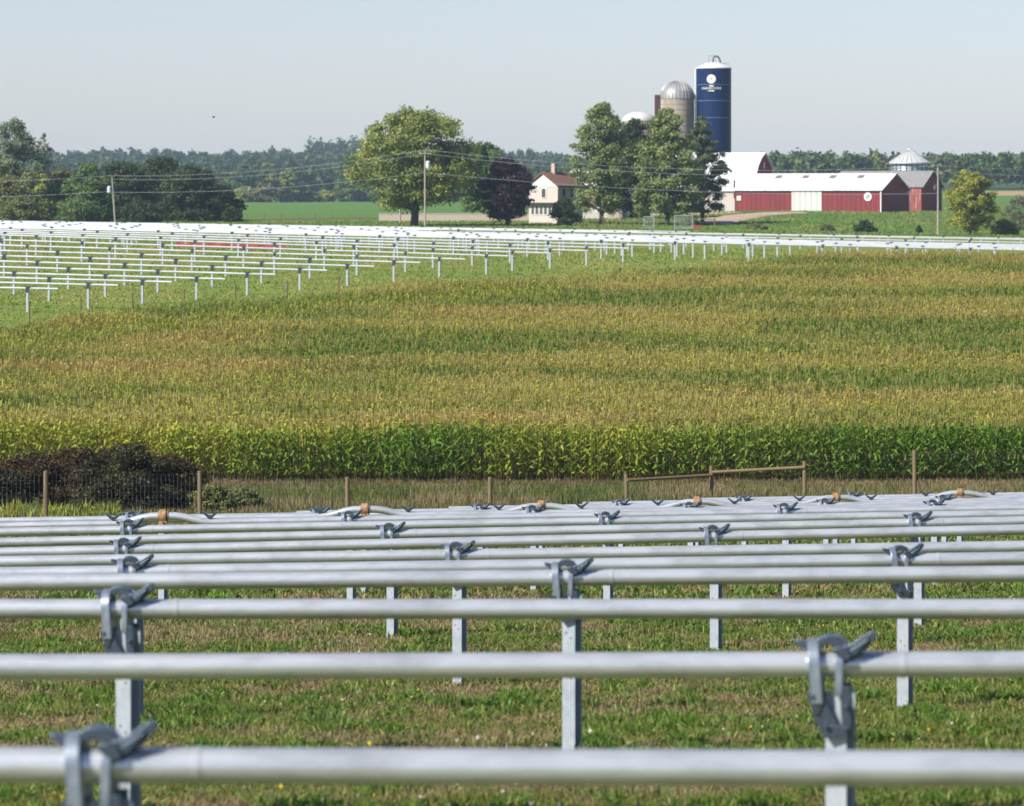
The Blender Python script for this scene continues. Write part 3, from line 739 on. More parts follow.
# left group
tree('cottonwood_tree', 'tall thin pale green tree at the left edge of the picture', 14, 655, 117, 223, 88, [(.06, .085, .045), (.10, .13, .07), (.17, .19, .10)], 'oval', 50, 6500, .34, .1, .3, seed=6)
tree('bare_tree', 'half bare greyish tree beside the tall pale tree at left edge', 44, 665, 133, 222, 34, [(.08, .08, .06), (.12, .12, .08), (.16, .15, .10)], 'oval', 26, 900, .3, .1, .25, seed=8)
for i, (u, yt, w_, c, lb) in enumerate([(6, 176, 60, OLIVE, 'olive shrubby tree below the tall pale tree at left edge'),
        (34, 170, 50, YG, 'yellow-green shrubby tree with orange tips near the left edge'),
        (62, 168, 46, OLIVE, 'olive green shrubby tree left of the dark tree mass'),
        (88, 163, 52, GREEN, 'mid green tree left of the leaning utility pole'),
        (122, 160, 62, DARK, 'dark tree directly behind the leaning utility pole'),
        (160, 155, 66, DARK, 'dark round tree at the peak of the left tree mass'),
        (192, 164, 62, DARK, 'dark tree right of the peak of the left tree mass'),
        (218, 184, 46, DARK, 'lowest dark tree at the right end of the left tree mass')]):
    tree('hedgerow_tree', lb, u, 640+((i*7) % 3)*12, yt, 223, w_*1.3, c, 'bush', 40, 6500, .36, .02, .28, group='trees of the left hedgerow', seed=50+i, lr=.3)
for i, (u, yt, w_, c, lb) in enumerate([(20, 196, 60, OLIVE, 'low olive bush under the left hedgerow trees'), (78, 198, 56, GREEN, 'low green bush left of the leaning pole foot'),
        (140, 200, 60, DARK, 'low dark bush right of the leaning pole foot'), (232, 207, 24, DARK, 'small dark bush at the edge of the green field')]):
    tree('hedge_bush', lb, u, 625, yt, 224, w_, c, 'bush', 20, 2200, .3, .0, .12, cat='bush', group='bushes under the left hedgerow', seed=70+i, lr=.32)
tree('round_shrub', 'dark rounded shrub in front of the farmhouse side wall', 565, 580, 197, 226, 34, DARK, 'bush', 24, 2800, .24, .0, .12, cat='shrub', lr=.35)
for i, (u, d, yt, w_, c, lb) in enumerate([(865, 560, 220, 26, DARK, 'round dark shrub on the slope below the long shed'), (827, 560, 224, 18, OLIVE, 'small olive shrub left of the round dark shrub'),
        (756, 560, 224, 26, OLIVE, 'ragged shrub beside the dirt track'), (1004, 566, 219, 40, YG, 'olive bush at the right edge below the golden tree'),
        (1020, 600, 196, 46, [(.05, .05, .03), (.08, .08, .05), (.12, .11, .06)], 'grey-green thicket at the right edge of the picture'), (690, 585, 214, 20, GREEN, 'small green bush at the foot of the pale trees'),
        (640, 640, 203, 26, GREEN, 'green bush beside the low cream garage'), (919, 566, 225, 7, DARK, 'tiny dark conifer on the slope near the right pole')]):
    tree('slope_shrub', lb, u, d, yt, 236, w_, c, 'bush', 16, 1300, .22, .0, .1, cat='shrub', group='shrubs on the farm slope', seed=90+i, lr=.34)
# mid-distance hedge trees beyond the green field
k_ = 0
MID = [(245, 186, 30), (270, 176, 34), (287, 168, 24), (303, 183, 30), (325, 190, 26), (345, 178, 36), (365, 184, 34), (258, 192, 26), (228, 180, 40), (385, 186, 30), (455, 186, 46), (425, 188, 30)]
lbm = ['yellowish', 'olive', 'pale yellow-green upright', 'low olive', 'low pale', 'dark green', 'mid green', 'low dark', 'broad green', 'dull green', 'broad dark', 'small dark']
for i, (u, yt, w_) in enumerate(MID):
    c = [YG, OLIVE, YG, OLIVE, YG, GREEN, GREEN, DARK, GREEN, GREEN, DARK, DARK][i]
    tree('field_tree', f'{lbm[i]} tree on the far edge of the green field, {"left" if u < 300 else "right"} end' + '', u, 1480+i*6, yt, 203, w_, c, 'bush', 18, 1500, .8, .0, .4, group='trees on the far edge of the green field', seed=120+i, lr=.32)

def woods(name, label, specs, size, cols, nq, seed):
    rs_ = np.random.RandomState(seed); QQ = []; CC = []
    for (u, d, hh, ww) in specs:
        x = ux(u, d); g = h(x, d); n = 7
        lob = []
        for i in range(n):
            a = rs_.rand()*6.28; q = rs_.rand()*.6; t = rs_.rand()
            lob.append((x+ww*q*math.cos(a), d+ww*q*math.sin(a), g+hh*(.3+.55*t*(1-.4*q)), ww*(.5-.15*t), hh*.22))
        g_ = 1.15 if name == 'far_woods' else 1.55; ci = [tuple(g_*q for q in c) for c in cols[rs_.randint(len(cols))]]
        Q, C = crown_quads(lob, nq, size, ci, seed=rs_.randint(1e6)); QQ.append(Q); CC.append(C)
    o = quadmesh(name, np.concatenate(QQ), np.concatenate(CC), M_leaf); tag(o, label, 'woodland', kind='stuff'); return o
rr_ = random.Random(3)
sp = []
for d in (1640, 1760, 1900, 2060, 2230, 2420, 2620, 2820):
    u = -40
    while u < 700:
        sp.append((u+rr_.uniform(-5, 5), d+rr_.uniform(-50, 50), rr_.uniform(11, 13.5)*(.98+.25*vnoise(np.array(u/60.), np.array(d/500.), 2)), rr_.uniform(5, 8))); u += rr_.uniform(8, 14)*1800/d
for q in range(26): sp.append((rr_.gauss(342, 22), 2820+rr_.uniform(-60, 60), rr_.uniform(18, 27)*math.exp(-q*.01), rr_.uniform(8, 12)))
FARG = 1.7
FAR = [[(.03, .055, .015), (.045, .08, .018), (.075, .115, .03)], [(.035, .06, .012), (.06, .09, .02), (.10, .125, .03)], [(.02, .04, .014), (.03, .058, .018), (.055, .08, .026)]]
woods('far_woods', 'hazy blue-green woods covering the ridge on the left horizon', sp, 1.3, FAR, 150, 5)
sp = []
for d in (1345, 1375, 1410, 1450, 1500):
    u = 560
    while u < 1100:
        sp.append((u+rr_.uniform(-4, 4), d+rr_.uniform(-12, 12), rr_.uniform(11.8, 13.4)*(.95+.14*float(vnoise(np.array(u/45.), np.array(d/90.), 7))), rr_.uniform(3.6, 5.6))); u += rr_.uniform(6, 10)
woods('near_woods', 'long dark green wood behind the barns on the right', sp, .85, FAR+[[(.06, .075, .035), (.09, .11, .05), (.13, .15, .06)]], 230, 6)

# ------------------------------------------------------------------ corn
def corn():
    QQ = []; CC = []
    xs, ys, hs_ = [], [], []
    Y = 160.0
    rows = []
    while Y < 294: rows.append(Y); Y += .80 if Y > 172 else .76
    X_, Y_ = [], []
    for Y in rows:
        st = .17 if Y < 172 else .20
        x = np.arange(-.16*Y, .16*Y, st); x = x+RS.uniform(-.07, .07, len(x)); y = Y+RS.uniform(-.14, .14, len(x))
        u = 512+F*x/y; fe = np.interp(u, FB, DF); be = np.interp(u, UB, DB)
        ok = (y > fe+(fnoise(x/3, y/3, 9)-.5)*.8) & (y < be) & (RS.rand(len(x)) > .04); X_.append(x[ok]); Y_.append(y[ok])
    x = np.concatenate(X_); y = np.concatenate(Y_); n = len(x)
    g = H(x, y); u = 512+F*x/y; front = (y-np.interp(u, FB, DF))
    ht = 2.15+.45*(fnoise(x/6, y/6, 4)-.5)+RS.normal(0, .1, n)
    # greener / drier patches
    gn = .55*fnoise(x/26, y/5, 21, 4)+.45*fnoise(x/9, y/6, 24, 3); fine_ = RS.rand(n)
    green = np.clip(((.5-gn)*6.5+.46)*(1-.5*np.exp(-front/8.0))+.8*(.75+.25*np.clip(u/900, 0, 1))*np.exp(-front/(1.6+1.8*np.clip(u/900, 0, 1))), 0, 1)
    be = np.interp(u, UB, DB); back = be-y
    green = np.clip(green+.5*np.exp(-((back-20-8*np.sin(x/11))/6)**2)*(u < 850)+.35*np.exp(-(back/5)**2)*(u < 600), 0, 1)
    dry = np.clip((fnoise(x/24+5, y/5, 33, 3)-.5)*5+.16+.9*np.exp(-((u-860)/190)**2-((y-186)/10)**2), 0, 1)*np.clip(1-green*1.1, 0, 1)
    cg = np.array([.095, .19, .018]); cy = np.array([.35, .36, .045]); cd = np.array([.45, .29, .09]); 
    band = np.exp(-((back-13-3*np.sin(x/9))/5)**2)*(u < 560); green = green*(1-band)+.55*band; dry = dry*(1-band)
    near = front < 2.6; dn = np.clip(front/14, 0, 1)
    def leafcol(level):      # level 0 low .. 1 top
        t = np.clip(green*1.25-(.35+.1*np.clip((700-u)/400, 0, 1))*level**1.5*(1-np.exp(-front/3.5)*.85)+RS.normal(0, .12, n), 0, 1)[:, None]
        c = cg*t+cy*(1-t); q = np.clip(dry+RS.normal(0, .15, n), 0, 1)[:, None]*.8
        c = c*(1-q)+cd*q
        return c*(.82+.36*RS.rand(n))[:, None]
    rotz = RS.rand(n)*6.28
    levels = np.array([.12, .18, .24, .30, .37, .44, .51, .58, .65, .71, .77, .83, .89])
    for li, lv in enumerate(levels):
        sel = np.ones(n, bool) if lv > .6 else (near if lv < .45 else (front < 12))
        if not sel.any(): continue
        a = rotz+li*3.14+RS.normal(0, .5, n); L_ = (.75-.35*abs(lv-.5))*(.85+.3*RS.rand(n)); wd = (.034+.016*RS.rand(n))*(1-.32*dn)
        z0 = g+ht*lv; dx, dy = np.cos(a), np.sin(a); sx, sy = -dy, dx
        up = .30+.2*RS.rand(n)+.45*dn; dr = .05+.35*RS.rand(n)-.1*dn; L_ = L_*(.82-.17*dn)
        if lv > .75: up += .18; dr -= .15; L_ = L_*.8
        p0 = np.stack([x, y, z0], 1); p1 = np.stack([x+dx*L_*.45, y+dy*L_*.45, z0+L_*up], 1); p2 = np.stack([x+dx*L_*.9, y+dy*L_*.9, z0+L_*(up-dr)], 1)
        s = np.stack([sx, sy, np.zeros(n)], 1)
        s_t = s+np.stack([np.zeros(n), np.zeros(n), RS.normal(0, .5, n)], 1)
        c = leafcol(lv)
        q1 = np.stack([p0-s*wd[:, None]*.5, p0+s*wd[:, None]*.5, p1+s_t*wd[:, None], p1-s_t*wd[:, None]], 1)
        q2 = np.stack([p1-s_t*wd[:, None], p1+s_t*wd[:, None], p2+s_t*wd[:, None]*.2, p2-s_t*wd[:, None]*.2], 1)
        QQ += [q1[sel], q2[sel]]; CC += [c[sel], c[sel]*1.05]
    # stalks and tassels
    for k in range(2):
        a = rotz+k*1.57; s = np.stack([np.cos(a), np.sin(a), np.zeros(n)], 1)*.016
        b = np.stack([x, y, np.where(near, g, g+ht*.55)], 1); t = np.stack([x, y, g+ht*.95], 1)
        QQ.append(np.stack([b-s, b+s, t+s, t-s], 1)); CC.append(np.clip(leafcol(.3)*.9, 0, 1))
    tm_ = (RS.rand(n) < np.clip(.25+front/9, 0, .85)*(1-.35*green)*(1-.7*band))
    for k in range(5):
        a = rotz+k*1.05+RS.normal(0, .3, n); l = .22+.12*RS.rand(n); lean = (.15+.35*RS.rand(n)) if k else np.full(n, .03)
        s = np.stack([-np.sin(a), np.cos(a), np.zeros(n)], 1)*.011
        b = np.stack([x, y, g+ht*.93], 1); t = np.stack([x+np.cos(a)*lean*l*1.2, y+np.sin(a)*lean*l*1.2, g+ht*.93+l*1.25], 1)
        tc = np.array([.38, .32, .11])*(.8+.3*RS.rand(n))[:, None]*(1-.3*green[:, None])+np.array([.03, .05, 0])*green[:, None]
        QQ.append(np.stack([b-s, b+s, t+s*.8, t-s*.8], 1)[tm_]); CC.append(tc[tm_])
    # ears in the front rows
    sel = near
    a = rotz; s = np.stack([np.cos(a), np.sin(a), np.zeros(n)], 1)*.035
    b = np.stack([x+np.cos(a)*.06, y-.05, g+ht*.42], 1); t = b+np.stack([np.cos(a)*.05, -.03+0*a, .24+0*a], 1)
    QQ.append(np.stack([b-s, b+s, t+s*.4, t-s*.4], 1)[sel]); CC.append(np.tile([.22, .24, .09], (sel.sum(), 1)))
    Q = np.concatenate(QQ); C = np.concatenate(CC)
    print('corn plants', n, 'quads', len(Q))
    o = quadmesh('cornfield', Q, C, M_corn); tag(o, 'ripening corn, green at its front edge and tan tasselled behind', 'cornfield', kind='stuff')
corn()

# ------------------------------------------------------------------ grasses
def blades(name, label, cat, x, y, hh, wd, cols, lean=.5, seed=1, wob=True, lift=0):
    r = np.random.RandomState(seed); n = len(x); g = H(x, y)+lift-.01
    a = r.rand(n)*6.28; f = r.rand(n)*6.28; l = lean*np.abs(r.normal(0, 1, n))*hh
    s = np.stack([np.cos(f), np.sin(f), np.zeros(n)], 1)*wd[:, None]
    p0 = np.stack([x, y, g], 1); p1 = p0+np.stack([np.cos(a)*l*.4, np.sin(a)*l*.4, hh*.6], 1); p2 = p0+np.stack([np.cos(a)*l*1.1, np.sin(a)*l*1.1, hh*(1-.3*np.minimum(l/hh, 1))], 1)
    Q = np.concatenate([np.stack([p0-s, p0+s, p1+s*.9, p1-s*.9], 1), np.stack([p1-s*.9, p1+s*.9, p2+s*.15, p2-s*.15], 1)])
    C = np.concatenate([cols, cols*1.08])
    o = quadmesh(name, Q, C, M_grass); tag(o, label, cat, kind='stuff'); return o
# near meadow: area in view from 24 m to 112 m
def meadow(n, d0, d1, seed, hsc, wsc, name, label):
    r = np.random.RandomState(seed)
    # density falls with distance
    y = np.exp(r.uniform(math.log(d0), math.log(d1), n)); x = r.uniform(-.15, .15, n)*y
    p1 = fnoise(x/1.1, y/2.2, 41, 4); p2 = fnoise(x/.35, y/.7, 42, 3); p3 = fnoise(x/3+9, y/5, 43, 3)
    dry = np.clip((p1-.50)*5.5+.15+.9*(p3-.5), 0, 1); lush = np.clip((p2-.5)*5+.3-dry*.7, 0, 1)
    keep = r.rand(n) > dry*.35; x, y, dry, lush, p2 = x[keep], y[keep], dry[keep], lush[keep], p2[keep]; n = len(x)
    cg = np.array([.14, .165, .03]); cl = np.array([.06, .155, .010]); cd = np.array([.27, .19, .105]); cy = np.array([.26, .26, .07])
    rnd = r.rand(n)
    t = np.clip(dry+r.normal(0, .22, n), 0, 1)[:, None]; c = cg*(1-t)+cd*t
    q = np.clip(lush+r.normal(0, .15, n), 0, 1)[:, None]*.8; c = c*(1-q)+cl*q
    c = np.where((rnd < .14)[:, None], cy, c); c = c*(.72+.56*r.rand(n))[:, None]
    hh = (.045+.05*r.rand(n)+.07*lush*r.rand(n)+.03*p2)*hsc; wd = (.004+.004*r.rand(n)+.006*lush*(r.rand(n) < .5))*wsc*(y/30)**.6
    blades(name, label, 'grass', x, y, hh, wd, c, .75, seed)
meadow(330000, 24, 68, 5, 1.0, 1.0, 'meadow_grass', 'patchy short green and dry brown grass under the front rows')
meadow(90000, 68, 128, 6, 1.5, 1.8, 'rough_grass', 'rougher grass under the farthest rows of the front field')
# clover and flower specks
r = np.random.RandomState(77); n = 5200; y = np.exp(r.uniform(math.log(26), math.log(66), n)); x = r.uniform(-.15, .15, n)*y
ok = fnoise(x/.8, y/1.5, 88, 3) > .53; x, y = x[ok], y[ok]; n = len(x); g = H(x, y)+.05+.06*r.rand(n)
v = r.normal(size=(n, 3)); v /= np.linalg.norm(v, axis=1)[:, None]; a = np.cross(v, [0, .3, 1.]); b = np.cross(v, a); s = (.010+.010*r.rand(n))[:, None]
P = np.stack([x, y, g], 1); Q = np.stack([P-a*s, P+b*s, P+a*s, P-b*s], 1)
cc = np.where((r.rand(n) < .07)[:, None], np.array([.6, .45, .03]), np.where((r.rand(n) < .3)[:, None], np.array([.42, .42, .32]), np.array([.12, .22, .04])))
tag(quadmesh('clover', Q, cc, M_grass), 'small clover leaves and flower heads among the short grass', 'clover', kind='stuff')

# verge of tall grass between the fence and the corn
r = np.random.RandomState(15); n = 150000; y = r.uniform(124, 167, n); x = r.uniform(-.155, .155, n)*y
u = 512+F*x/y; p1 = fnoise(x/2.5, y/3, 51, 4); p2 = fnoise(x/.8, y/1.5, 52, 3)
dry = np.clip((p1-.5)*4+.28, 0, 1)
strip_dry = np.clip((y-158)/6, 0, 1)*.35; dry = np.clip(dry+strip_dry+.2*(u > 650), 0, 1)
cg = np.array([.10, .13, .024]); cd = np.array([.27, .20, .10]); cr = np.array([.13, .07, .045]); t = np.clip(dry+r.normal(0, .2, n), 0, 1)[:, None]
c = cg*(1-t)+cd*t; c = np.where(((y > 160) & (r.rand(n) < .5))[:, None], cr, c)*(.6+.7*r.rand(n))[:, None]
hh = (.22+.45*r.rand(n))*(.4+1.1*p2)*(np.where(y > 140, 1, .55))*np.where(y > 151, .34, 1); wd = .008+.010*r.rand(n)
blades('tall_grass', 'tall rough grass of the verge between fence and corn', 'grass', x, y, hh, wd, c, .3, 3)
# yellow-green weeds at the left
r = np.random.RandomState(19); n = 9000; u = r.uniform(-40, 118, n); y = r.uniform(125, 134, n); x = (u-512)/F*y
ok = fnoise(x/1.0, y/1.2, 61, 3) > .42; x, y = x[ok], y[ok]; n = len(x)
c = np.where((r.rand(n) < .4)[:, None], np.array([.36, .34, .04]), np.array([.13, .17, .04]))*(.7+.5*r.rand(n))[:, None]
blades('goldenrod', 'yellow-green goldenrod weeds at the left end of the verge', 'weeds', x, y, .25+.75*r.rand(n)*fnoise(x/.7, y/.7, 62), .02+.025*r.rand(n), c, .3, 4)
# grass over the far array slope
r = np.random.RandomState(25); n = 120000; y = r.uniform(222, 420, n)**1; x = r.uniform(-.14, .14, n)*y; u = 512+F*x/y
ok = y > np.interp(u, UB, DB)-1; x, y, u = x[ok], y[ok], u[ok]; n = len(x)
p1 = fnoise(x/5, y/12, 71, 4); t = np.clip((p1-.5)*4+.35+r.normal(0, .2, n), 0, 1)[:, None]
c = 1.3*(np.array([.14, .205, .03])*(1-t)+np.array([.25, .235, .06])*t)*(.7+.6*r.rand(n))[:, None]
blades('pasture_grass', 'green pasture grass under the far rail rows', 'grass', x, y, .07+.12*r.rand(n), .025+.03*r.rand(n), c, .5, 6)
# lush slope under the farm
r = np.random.RandomState(26); n = 70000; y = r.uniform(520, 690, n); x = r.uniform(-.13, .145, n)*y; u = 512+F*x/y
tr = np.array([(ux(q[0], q[1]), q[1]) for q in [(700, 592), (722, 625), (748, 655), (770, 668), (800, 674)]])
dist = np.full(len(x), 1e9)
for (x0, y0), (x1, y1) in zip(tr[:-1], tr[1:]):
    tt = np.clip(((x-x0)*(x1-x0)+(y-y0)*(y1-y0))/((x1-x0)**2+(y1-y0)**2), 0, 1); dist = np.minimum(dist, np.hypot(x-x0-tt*(x1-x0), y-y0-tt*(y1-y0)))
ok = (dist > 4.2) & ((u > 500) | (y < 630)); x, y = x[ok], y[ok]; n = len(x)
p1 = fnoise(x/8, y/16, 75, 4); t = np.clip((p1-.5)*5+.4+r.normal(0, .2, n), 0, 1)[:, None]
c = (np.array([.12, .22, .03])*(1-t)+np.array([.22, .25, .06])*t)*(.7+.6*r.rand(n))[:, None]
blades('slope_grass', 'grass of the slope below the barns', 'grass', x, y, .1+.25*r.rand(n)*p1*1.6, .05+.05*r.rand(n), c, .5, 7)

# ------------------------------------------------------------------ thicket at the left
BR = [(.022, .014, .006), (.040, .026, .011), (.070, .050, .020)]; BG = [(.014, .014, .006), (.025, .024, .009), (.05, .05, .018)]
for i, (u, yt, w_, c, lb) in enumerate([(-30, 462, 110, BG, 'dark bush cut off by the left edge, behind the first wooden post'), (30, 455, 100, BR, 'purplish brown bush behind the leftmost wooden post'),
        (80, 449, 96, BR, 'purple-brown bush left of the thicket peak'), (128, 445, 96, BG, 'tallest dark olive bush of the thicket'), (165, 455, 84, BR, 'brown bush beside the second wooden post'),
        (150, 468, 70, BG, 'low dark olive bush in front of the thicket'), (212, 486, 46, OLIVE, 'green bush at the right end of the thicket'), (244, 490, 34, OLIVE, 'small green bush tapering off the thicket')]):
    b = tree('thicket_bush', lb, u, 138+(i % 3)*2.0, yt-2, 500, w_*1.3, c, 'bush', 46, 12000 if i < 6 else 3500, .085, .0, .04, cat='bush', group='bushes of the brown thicket', seed=200+i, lr=.27)

# ------------------------------------------------------------------ fences
def wooden_fence(name, label, posts, hpost, rp, rails, mesh, mcol, wire_step=.16, nh=9, braces=()):
    """posts: (u, d, ytop)"""
    u0, d0, y0 = posts[0]; r0 = Vector((ux(u0, d0), d0, h(ux(u0, d0), d0)))
    root = empty(name, r0, label, 'fence'); pts = []
    for (u, d, yt) in posts:
        x = ux(u, d); g = h(x, d); top = zy(yt, d) if yt else g+hpost; pts.append((x, d, g, top))
        m = MB(); m.tube([(0, 0, -.5), (random.uniform(-.03, .03), 0, top-g)], [rp*1.05, rp], 9); o = m.build('post', M_wood, root, True); o.location = Vector((x, d, g))-r0
    for i, j, zz0, zz1 in braces:
        a, b = pts[i], pts[j]; m = MB(); m.tube([Vector((a[0], a[1]-rp*1.2, zz0))-r0, Vector((b[0], b[1]-rp*1.2, zz1))-r0], rp*.75, 8); m.build('rail', M_wood, root, True)
    if mesh:
        m = MB()
        for ii, (a, b) in enumerate(zip(pts[:-1], pts[1:])):
            L = math.hypot(b[0]-a[0], b[1]-a[1]); n = int(L/wire_step)
            for q in range(nh):
                t = q/(nh-1); za = a[2]+.1+(a[3]-a[2]-.2)*t; zb = b[2]+.1+(b[3]-b[2]-.2)*t
                m.tube([Vector((a[0], a[1]-rp, za))-r0, Vector((b[0], b[1]-rp, zb))-r0], .0007, 3, False)
            if nh == 9 and ii > 2: n = 0
            for q in range(n):
                t = (q+.5)/n; x = a[0]+(b[0]-a[0])*t; y = a[1]+(b[1]-a[1])*t-rp; g = a[2]+(b[2]-a[2])*t; tp = a[3]+(b[3]-a[3])*t
                m.tube([Vector((x, y, g+.1))-r0, Vector((x, y, tp-.1))-r0], .0011, 3, False)
        wm = m.build('wire_mesh', M_wire, root)
    return root
zf = lambda y, d: zy(y, d)
wooden_fence('wire_fence', 'wooden post and woven wire fence between the front rows and the corn',
    [(-112, 124, 472), (46, 127, 471), (200, 131, 471), (348, 135, 477), (490, 139, 477), (627, 142, 474), (712, 144, 466), (805, 143, 461), (915, 140, 450), (1032, 137, 446)],
    2.1, .075, [], True, M_wood, braces=[(5, 6, zf(480, 142), zf(475, 144)), (6, 7, zf(472, 144), zf(467, 143))])
fp = [(-22+51.5*i, 237+4.6*i, None) for i in range(8)]
wooden_fence('boundary_fence', 'row of short wooden posts along the far edge of the corn', fp, 1.6, .06, [], False, M_wood)
wooden_fence('farm_fence', 'thin post and wire fence along the lawn before the farmhouse', [(585+18*i, 575, None) for i in range(5)], 1.7, .06, [], True, M_wood, 3, 4)
wooden_fence('pasture_fence', 'faint post and wire fence along the near side of the green field', [(230+17*i, 628+i*1.5, None) for i in range(11)], 1.3, .06, [], True, M_wood, 3, 3)
# wire gates
def gate(u, d, w_, hh, label):
    x = ux(u, d); r0 = empty('wire_gate', (x, d, h(x, d)), label, 'gate')
    m = MB(); W2 = w_/2; zb, zt = .15, hh
    m.tube([(-W2, 0, -.3), (-W2, 0, zt)], .06, 8); m.tube([(W2, 0, -.3), (W2, 0, zt)], .06, 8); m.tube([(-W2, 0, zt), (W2, 0, zt)], .06, 8); m.tube([(-W2, 0, zb), (W2, 0, zb)], .06, 8)
    m.build('gate_frame', M_post, r0)
    m = MB()
    for q in np.arange(-W2+.25, W2, .25): m.tube([(q, 0, zb), (q, 0, zt)], .018, 4)
    for q in np.arange(zb, zt, .3): m.tube([(-W2, 0, q), (W2, 0, q)], .018, 4)
    m.build('gate_mesh', M_wire, r0)
gate(649, 560, 1.4, 1.7, 'narrow wire gate below the pale farm trees'); gate(683.5, 560, 2.5, 1.9, 'wide wire gate right of the narrow one')
p = empty('timber_barrier', (ux(694, 560), 560, h(ux(694, 560), 560)), 'pale timber rail barrier beside the wide wire gate', 'barrier')
m = MB(); m.tube([(0, 0, -.3), (0, 0, 1.6)], .08, 8); m.tube([(2.9, 0, -.3), (2.9, 0, 1.6)], .08, 8); m.build('post', M_wood, p); m = MB(); m.tube([(0, -.1, 1.45), (2.9, -.1, 1.4)], .07, 8); m.build('rail', M_wood, p)
# red crate by the gate
p = empty('red_crate', (ux(697, 558), 558, h(ux(697, 558), 558)), 'small red crate at the foot of the timber barrier', 'crate')
m = MB(); m.box((0, 0, .3), (1.0, .6, .5)); m.box((0, -.31, .45), (1.04, .05, .12)); m.box((0, -.31, .15), (1.04, .05, .12)); m.build('crate_body', M_redplastic, p, bevel=.02)
# red safety fence among the far rows
d = 333; x0 = ux(176, d); x1 = ux(284, d); r0 = empty('safety_fence', (x0, d, h(x0, d)), 'strip of red plastic safety fence among the far rail rows', 'safety fence')
m = MB(); V = []; n = 40
for i in range(n+1):
    x = x0+(x1-x0)*i/n; g = h(x, d)-h(x0, d); t = g+.55+.12*math.sin(i*1.3)*math.sin(i*.37); V += [(x-x0, .04*math.sin(i), g+.12), (x-x0, .04*math.sin(i), t)]
m.add(V, [(2*i, 2*i+2, 2*i+3, 2*i+1) for i in range(n)])
so_ = m.build('plastic_mesh', M_redplastic, r0); sm = so_.modifiers.new('thick', 'SOLIDIFY'); sm.thickness = .02
for q in range(6):
    m = MB(); m.tube([(0, 0, -.3), (0, 0, 1.15)], .03, 6); o = m.build('stake', M_greywood, r0); xx = (x1-x0)*q/5; o.location = (xx, .08, h(x0+xx, d)-h(x0, d))

# ------------------------------------------------------------------ utility poles and lines
def pole(u, d, ytop, label, lean=0, trans=False, arm=False, r=.12):
    x = ux(u, d); g = h(x, d); top = zy(ytop, d)
    root = empty('utility_pole', (x, d, g), label, 'utility pole', 0, 'wooden utility poles')
    m = MB(); m.tube([(-lean, 0, -.8), (0, 0, top-g)], [r*1.15, r*.85], 10); m.build('pole_shaft', M_greywood, root, True)
    if trans:
        m = MB(); m.lathe([(0, -.5), (.28, -.48), (.3, -.3), (.3, .4), (.2, .5), (0, .52)], (.42 if u > 300 else -.42, -.1, top-g-1.9), 16)
        t_ = m.build('transformer', mat('grey_transformer', (.55, .57, .58), .5) if 'grey_transformer' not in bpy.data.materials else bpy.data.materials['grey_transformer'], root, True)
        m = MB(); m.tube([(.42 if u > 300 else -.42, -.1, top-g-1.4), (.42 if u > 300 else -.42, -.1, top-g-1.15)], .05, 6); m.build('bushing', M_dark, t_)
    m = MB(); m.tube([(0, 0, top-g), (0, 0, top-g+.3)], .05, 6); m.build('insulator', M_dark, root)
    if arm:
        m = MB(); m.box((0, -.12, top-g-.35), (1.7, .12, .12)); m.build('crossarm', M_greywood, root)
    return Vector((x, d, top))
A0 = pole(-150, 640, 183, 'wooden utility pole outside the left edge')
A1 = pole(112, 610, 177, 'leaning utility pole with a transformer before the dark trees', lean=-.55, trans=True)
A2 = pole(425, 560, 151, 'tallest utility pole with a transformer before the big tree', trans=True, arm=True)
A4 = pole(400, 600, 178, 'short bare utility pole left of the tallest pole', r=.13)
A3 = pole(938, 545, 167, 'slim utility pole on the slope right of the barns', arm=False)
A5 = pole(1300, 560, 172, 'wooden utility pole outside the right edge')
def wire(a, b, dz0, dz1, sag, label, r=.022, n=24):
    a = a+Vector((0, -.25, dz0)); b = b+Vector((0, -.25, dz1)); m = MB(); P = []
    for i in range(n+1):
        t = i/n; p = a.lerp(b, t); p.z -= sag*4*t*(1-t); P.append(p-a)
    m.tube(P, r, 5); o = m.build('power_line', M_cable); o.location = a; tag(o, label, 'power line', 'overhead power lines')
wire(A0, A1, .2, .2, .5, 'upper overhead wire running in from the left edge to the leaning pole', .02)
wire(A0, A1, -2.2, -2.2, .5, 'lower overhead wire running in from the left edge to the leaning pole', .02)
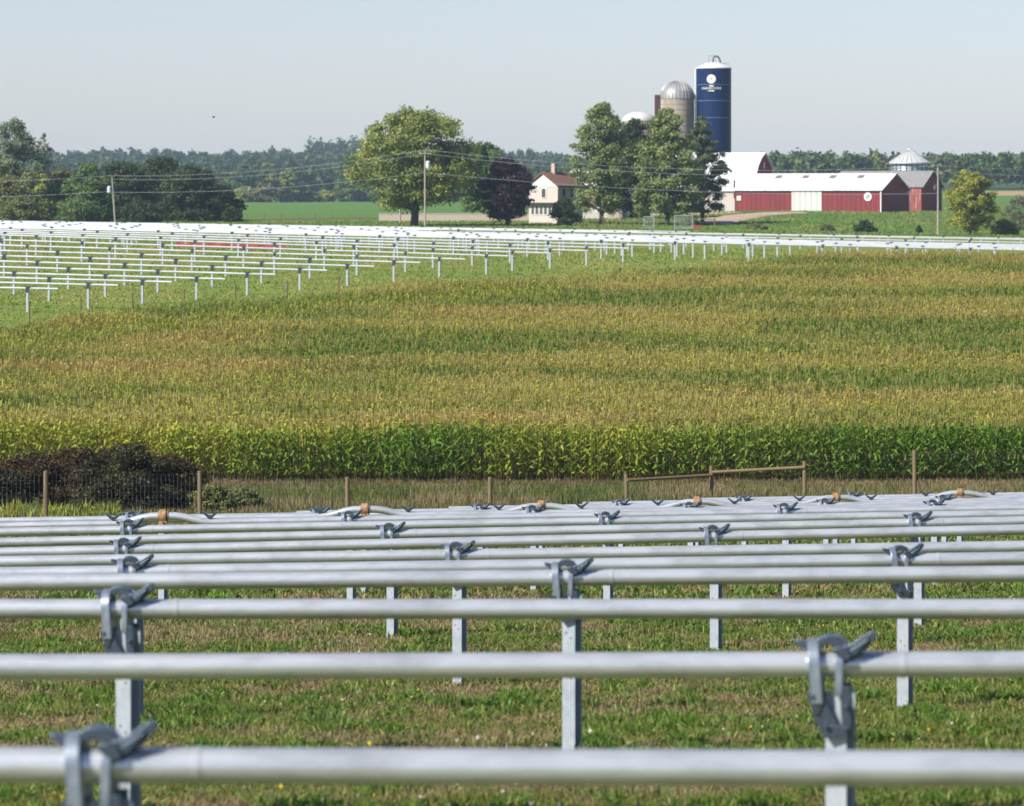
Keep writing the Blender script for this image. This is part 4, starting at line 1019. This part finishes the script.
wire(A1, A2, .2, .2, 1.1, 'topmost overhead wire between leaning pole and tallest pole', .02)
wire(A1, A2, -.35, -.35, 1.2, 'second overhead wire between leaning pole and tallest pole', .02)
wire(A1, A2, -2.3, -3.0, .9, 'lowest overhead wire between leaning pole and tallest pole', .02)
wire(A2, A3, .2, .2, 1.6, 'topmost overhead wire crossing before the farmhouse', .02)
wire(A2, A3, -.35, -.6, 1.6, 'second overhead wire crossing before the farmhouse', .02)
wire(A2, A3, -3.0, -3.6, 1.1, 'lowest overhead wire crossing before the farmhouse', .02)
wire(A3, A5, .2, .2, .6, 'upper overhead wire leaving at the right edge', .02)
wire(A3, A5, -.6, -.6, .6, 'lower overhead wire leaving at the right edge', .02)
# bird in the sky
b0 = px(213.5, 117.5, 420); m = MB()
m.tube([(-.16, 0, .02), (-.05, 0, .05), (.08, 0, .03), (.22, 0, 0)], [.02, .065, .05, .012], 8)
bird = m.build('bird', M_dark, None, True); bird.location = b0; tag(bird, 'tiny dark bird flying in the clear sky at left', 'bird')
m = MB(); m.add([(-.02, 0, .06), (.08, 0, .06), (.10, -.25, .17), (.02, -.42, .10), (-.02, -.2, .14)], [(0, 1, 2, 3, 4)]); m.add([(-.02, 0, .06), (.08, 0, .06), (.10, .25, .17), (.02, .42, .10), (-.02, .2, .14)], [(0, 1, 2, 3, 4)])
wo = m.build('wing', M_dark, bird); wo.modifiers.new('thick', 'SOLIDIFY').thickness = .012

# ------------------------------------------------------------------ haze
HAZE = 9e-5
m = MB(); m.box((0, 1600, 30), (12000, 10000, 130)); mh = bpy.data.materials.new('haze'); mh.use_nodes = True
n = mh.node_tree.nodes; n.remove(n['Principled BSDF']); v = n.new('ShaderNodeVolumePrincipled')
v.inputs['Color'].default_value = (.62, .82, 1, 1); v.inputs['Density'].default_value = HAZE; v.inputs['Anisotropy'].default_value = 0.0
mh.node_tree.links.new(v.outputs[0], n['Material Output'].inputs['Volume'])
hz = m.build('haze', mh); tag(hz, 'thin bluish summer haze over the fields', 'haze', kind='stuff')
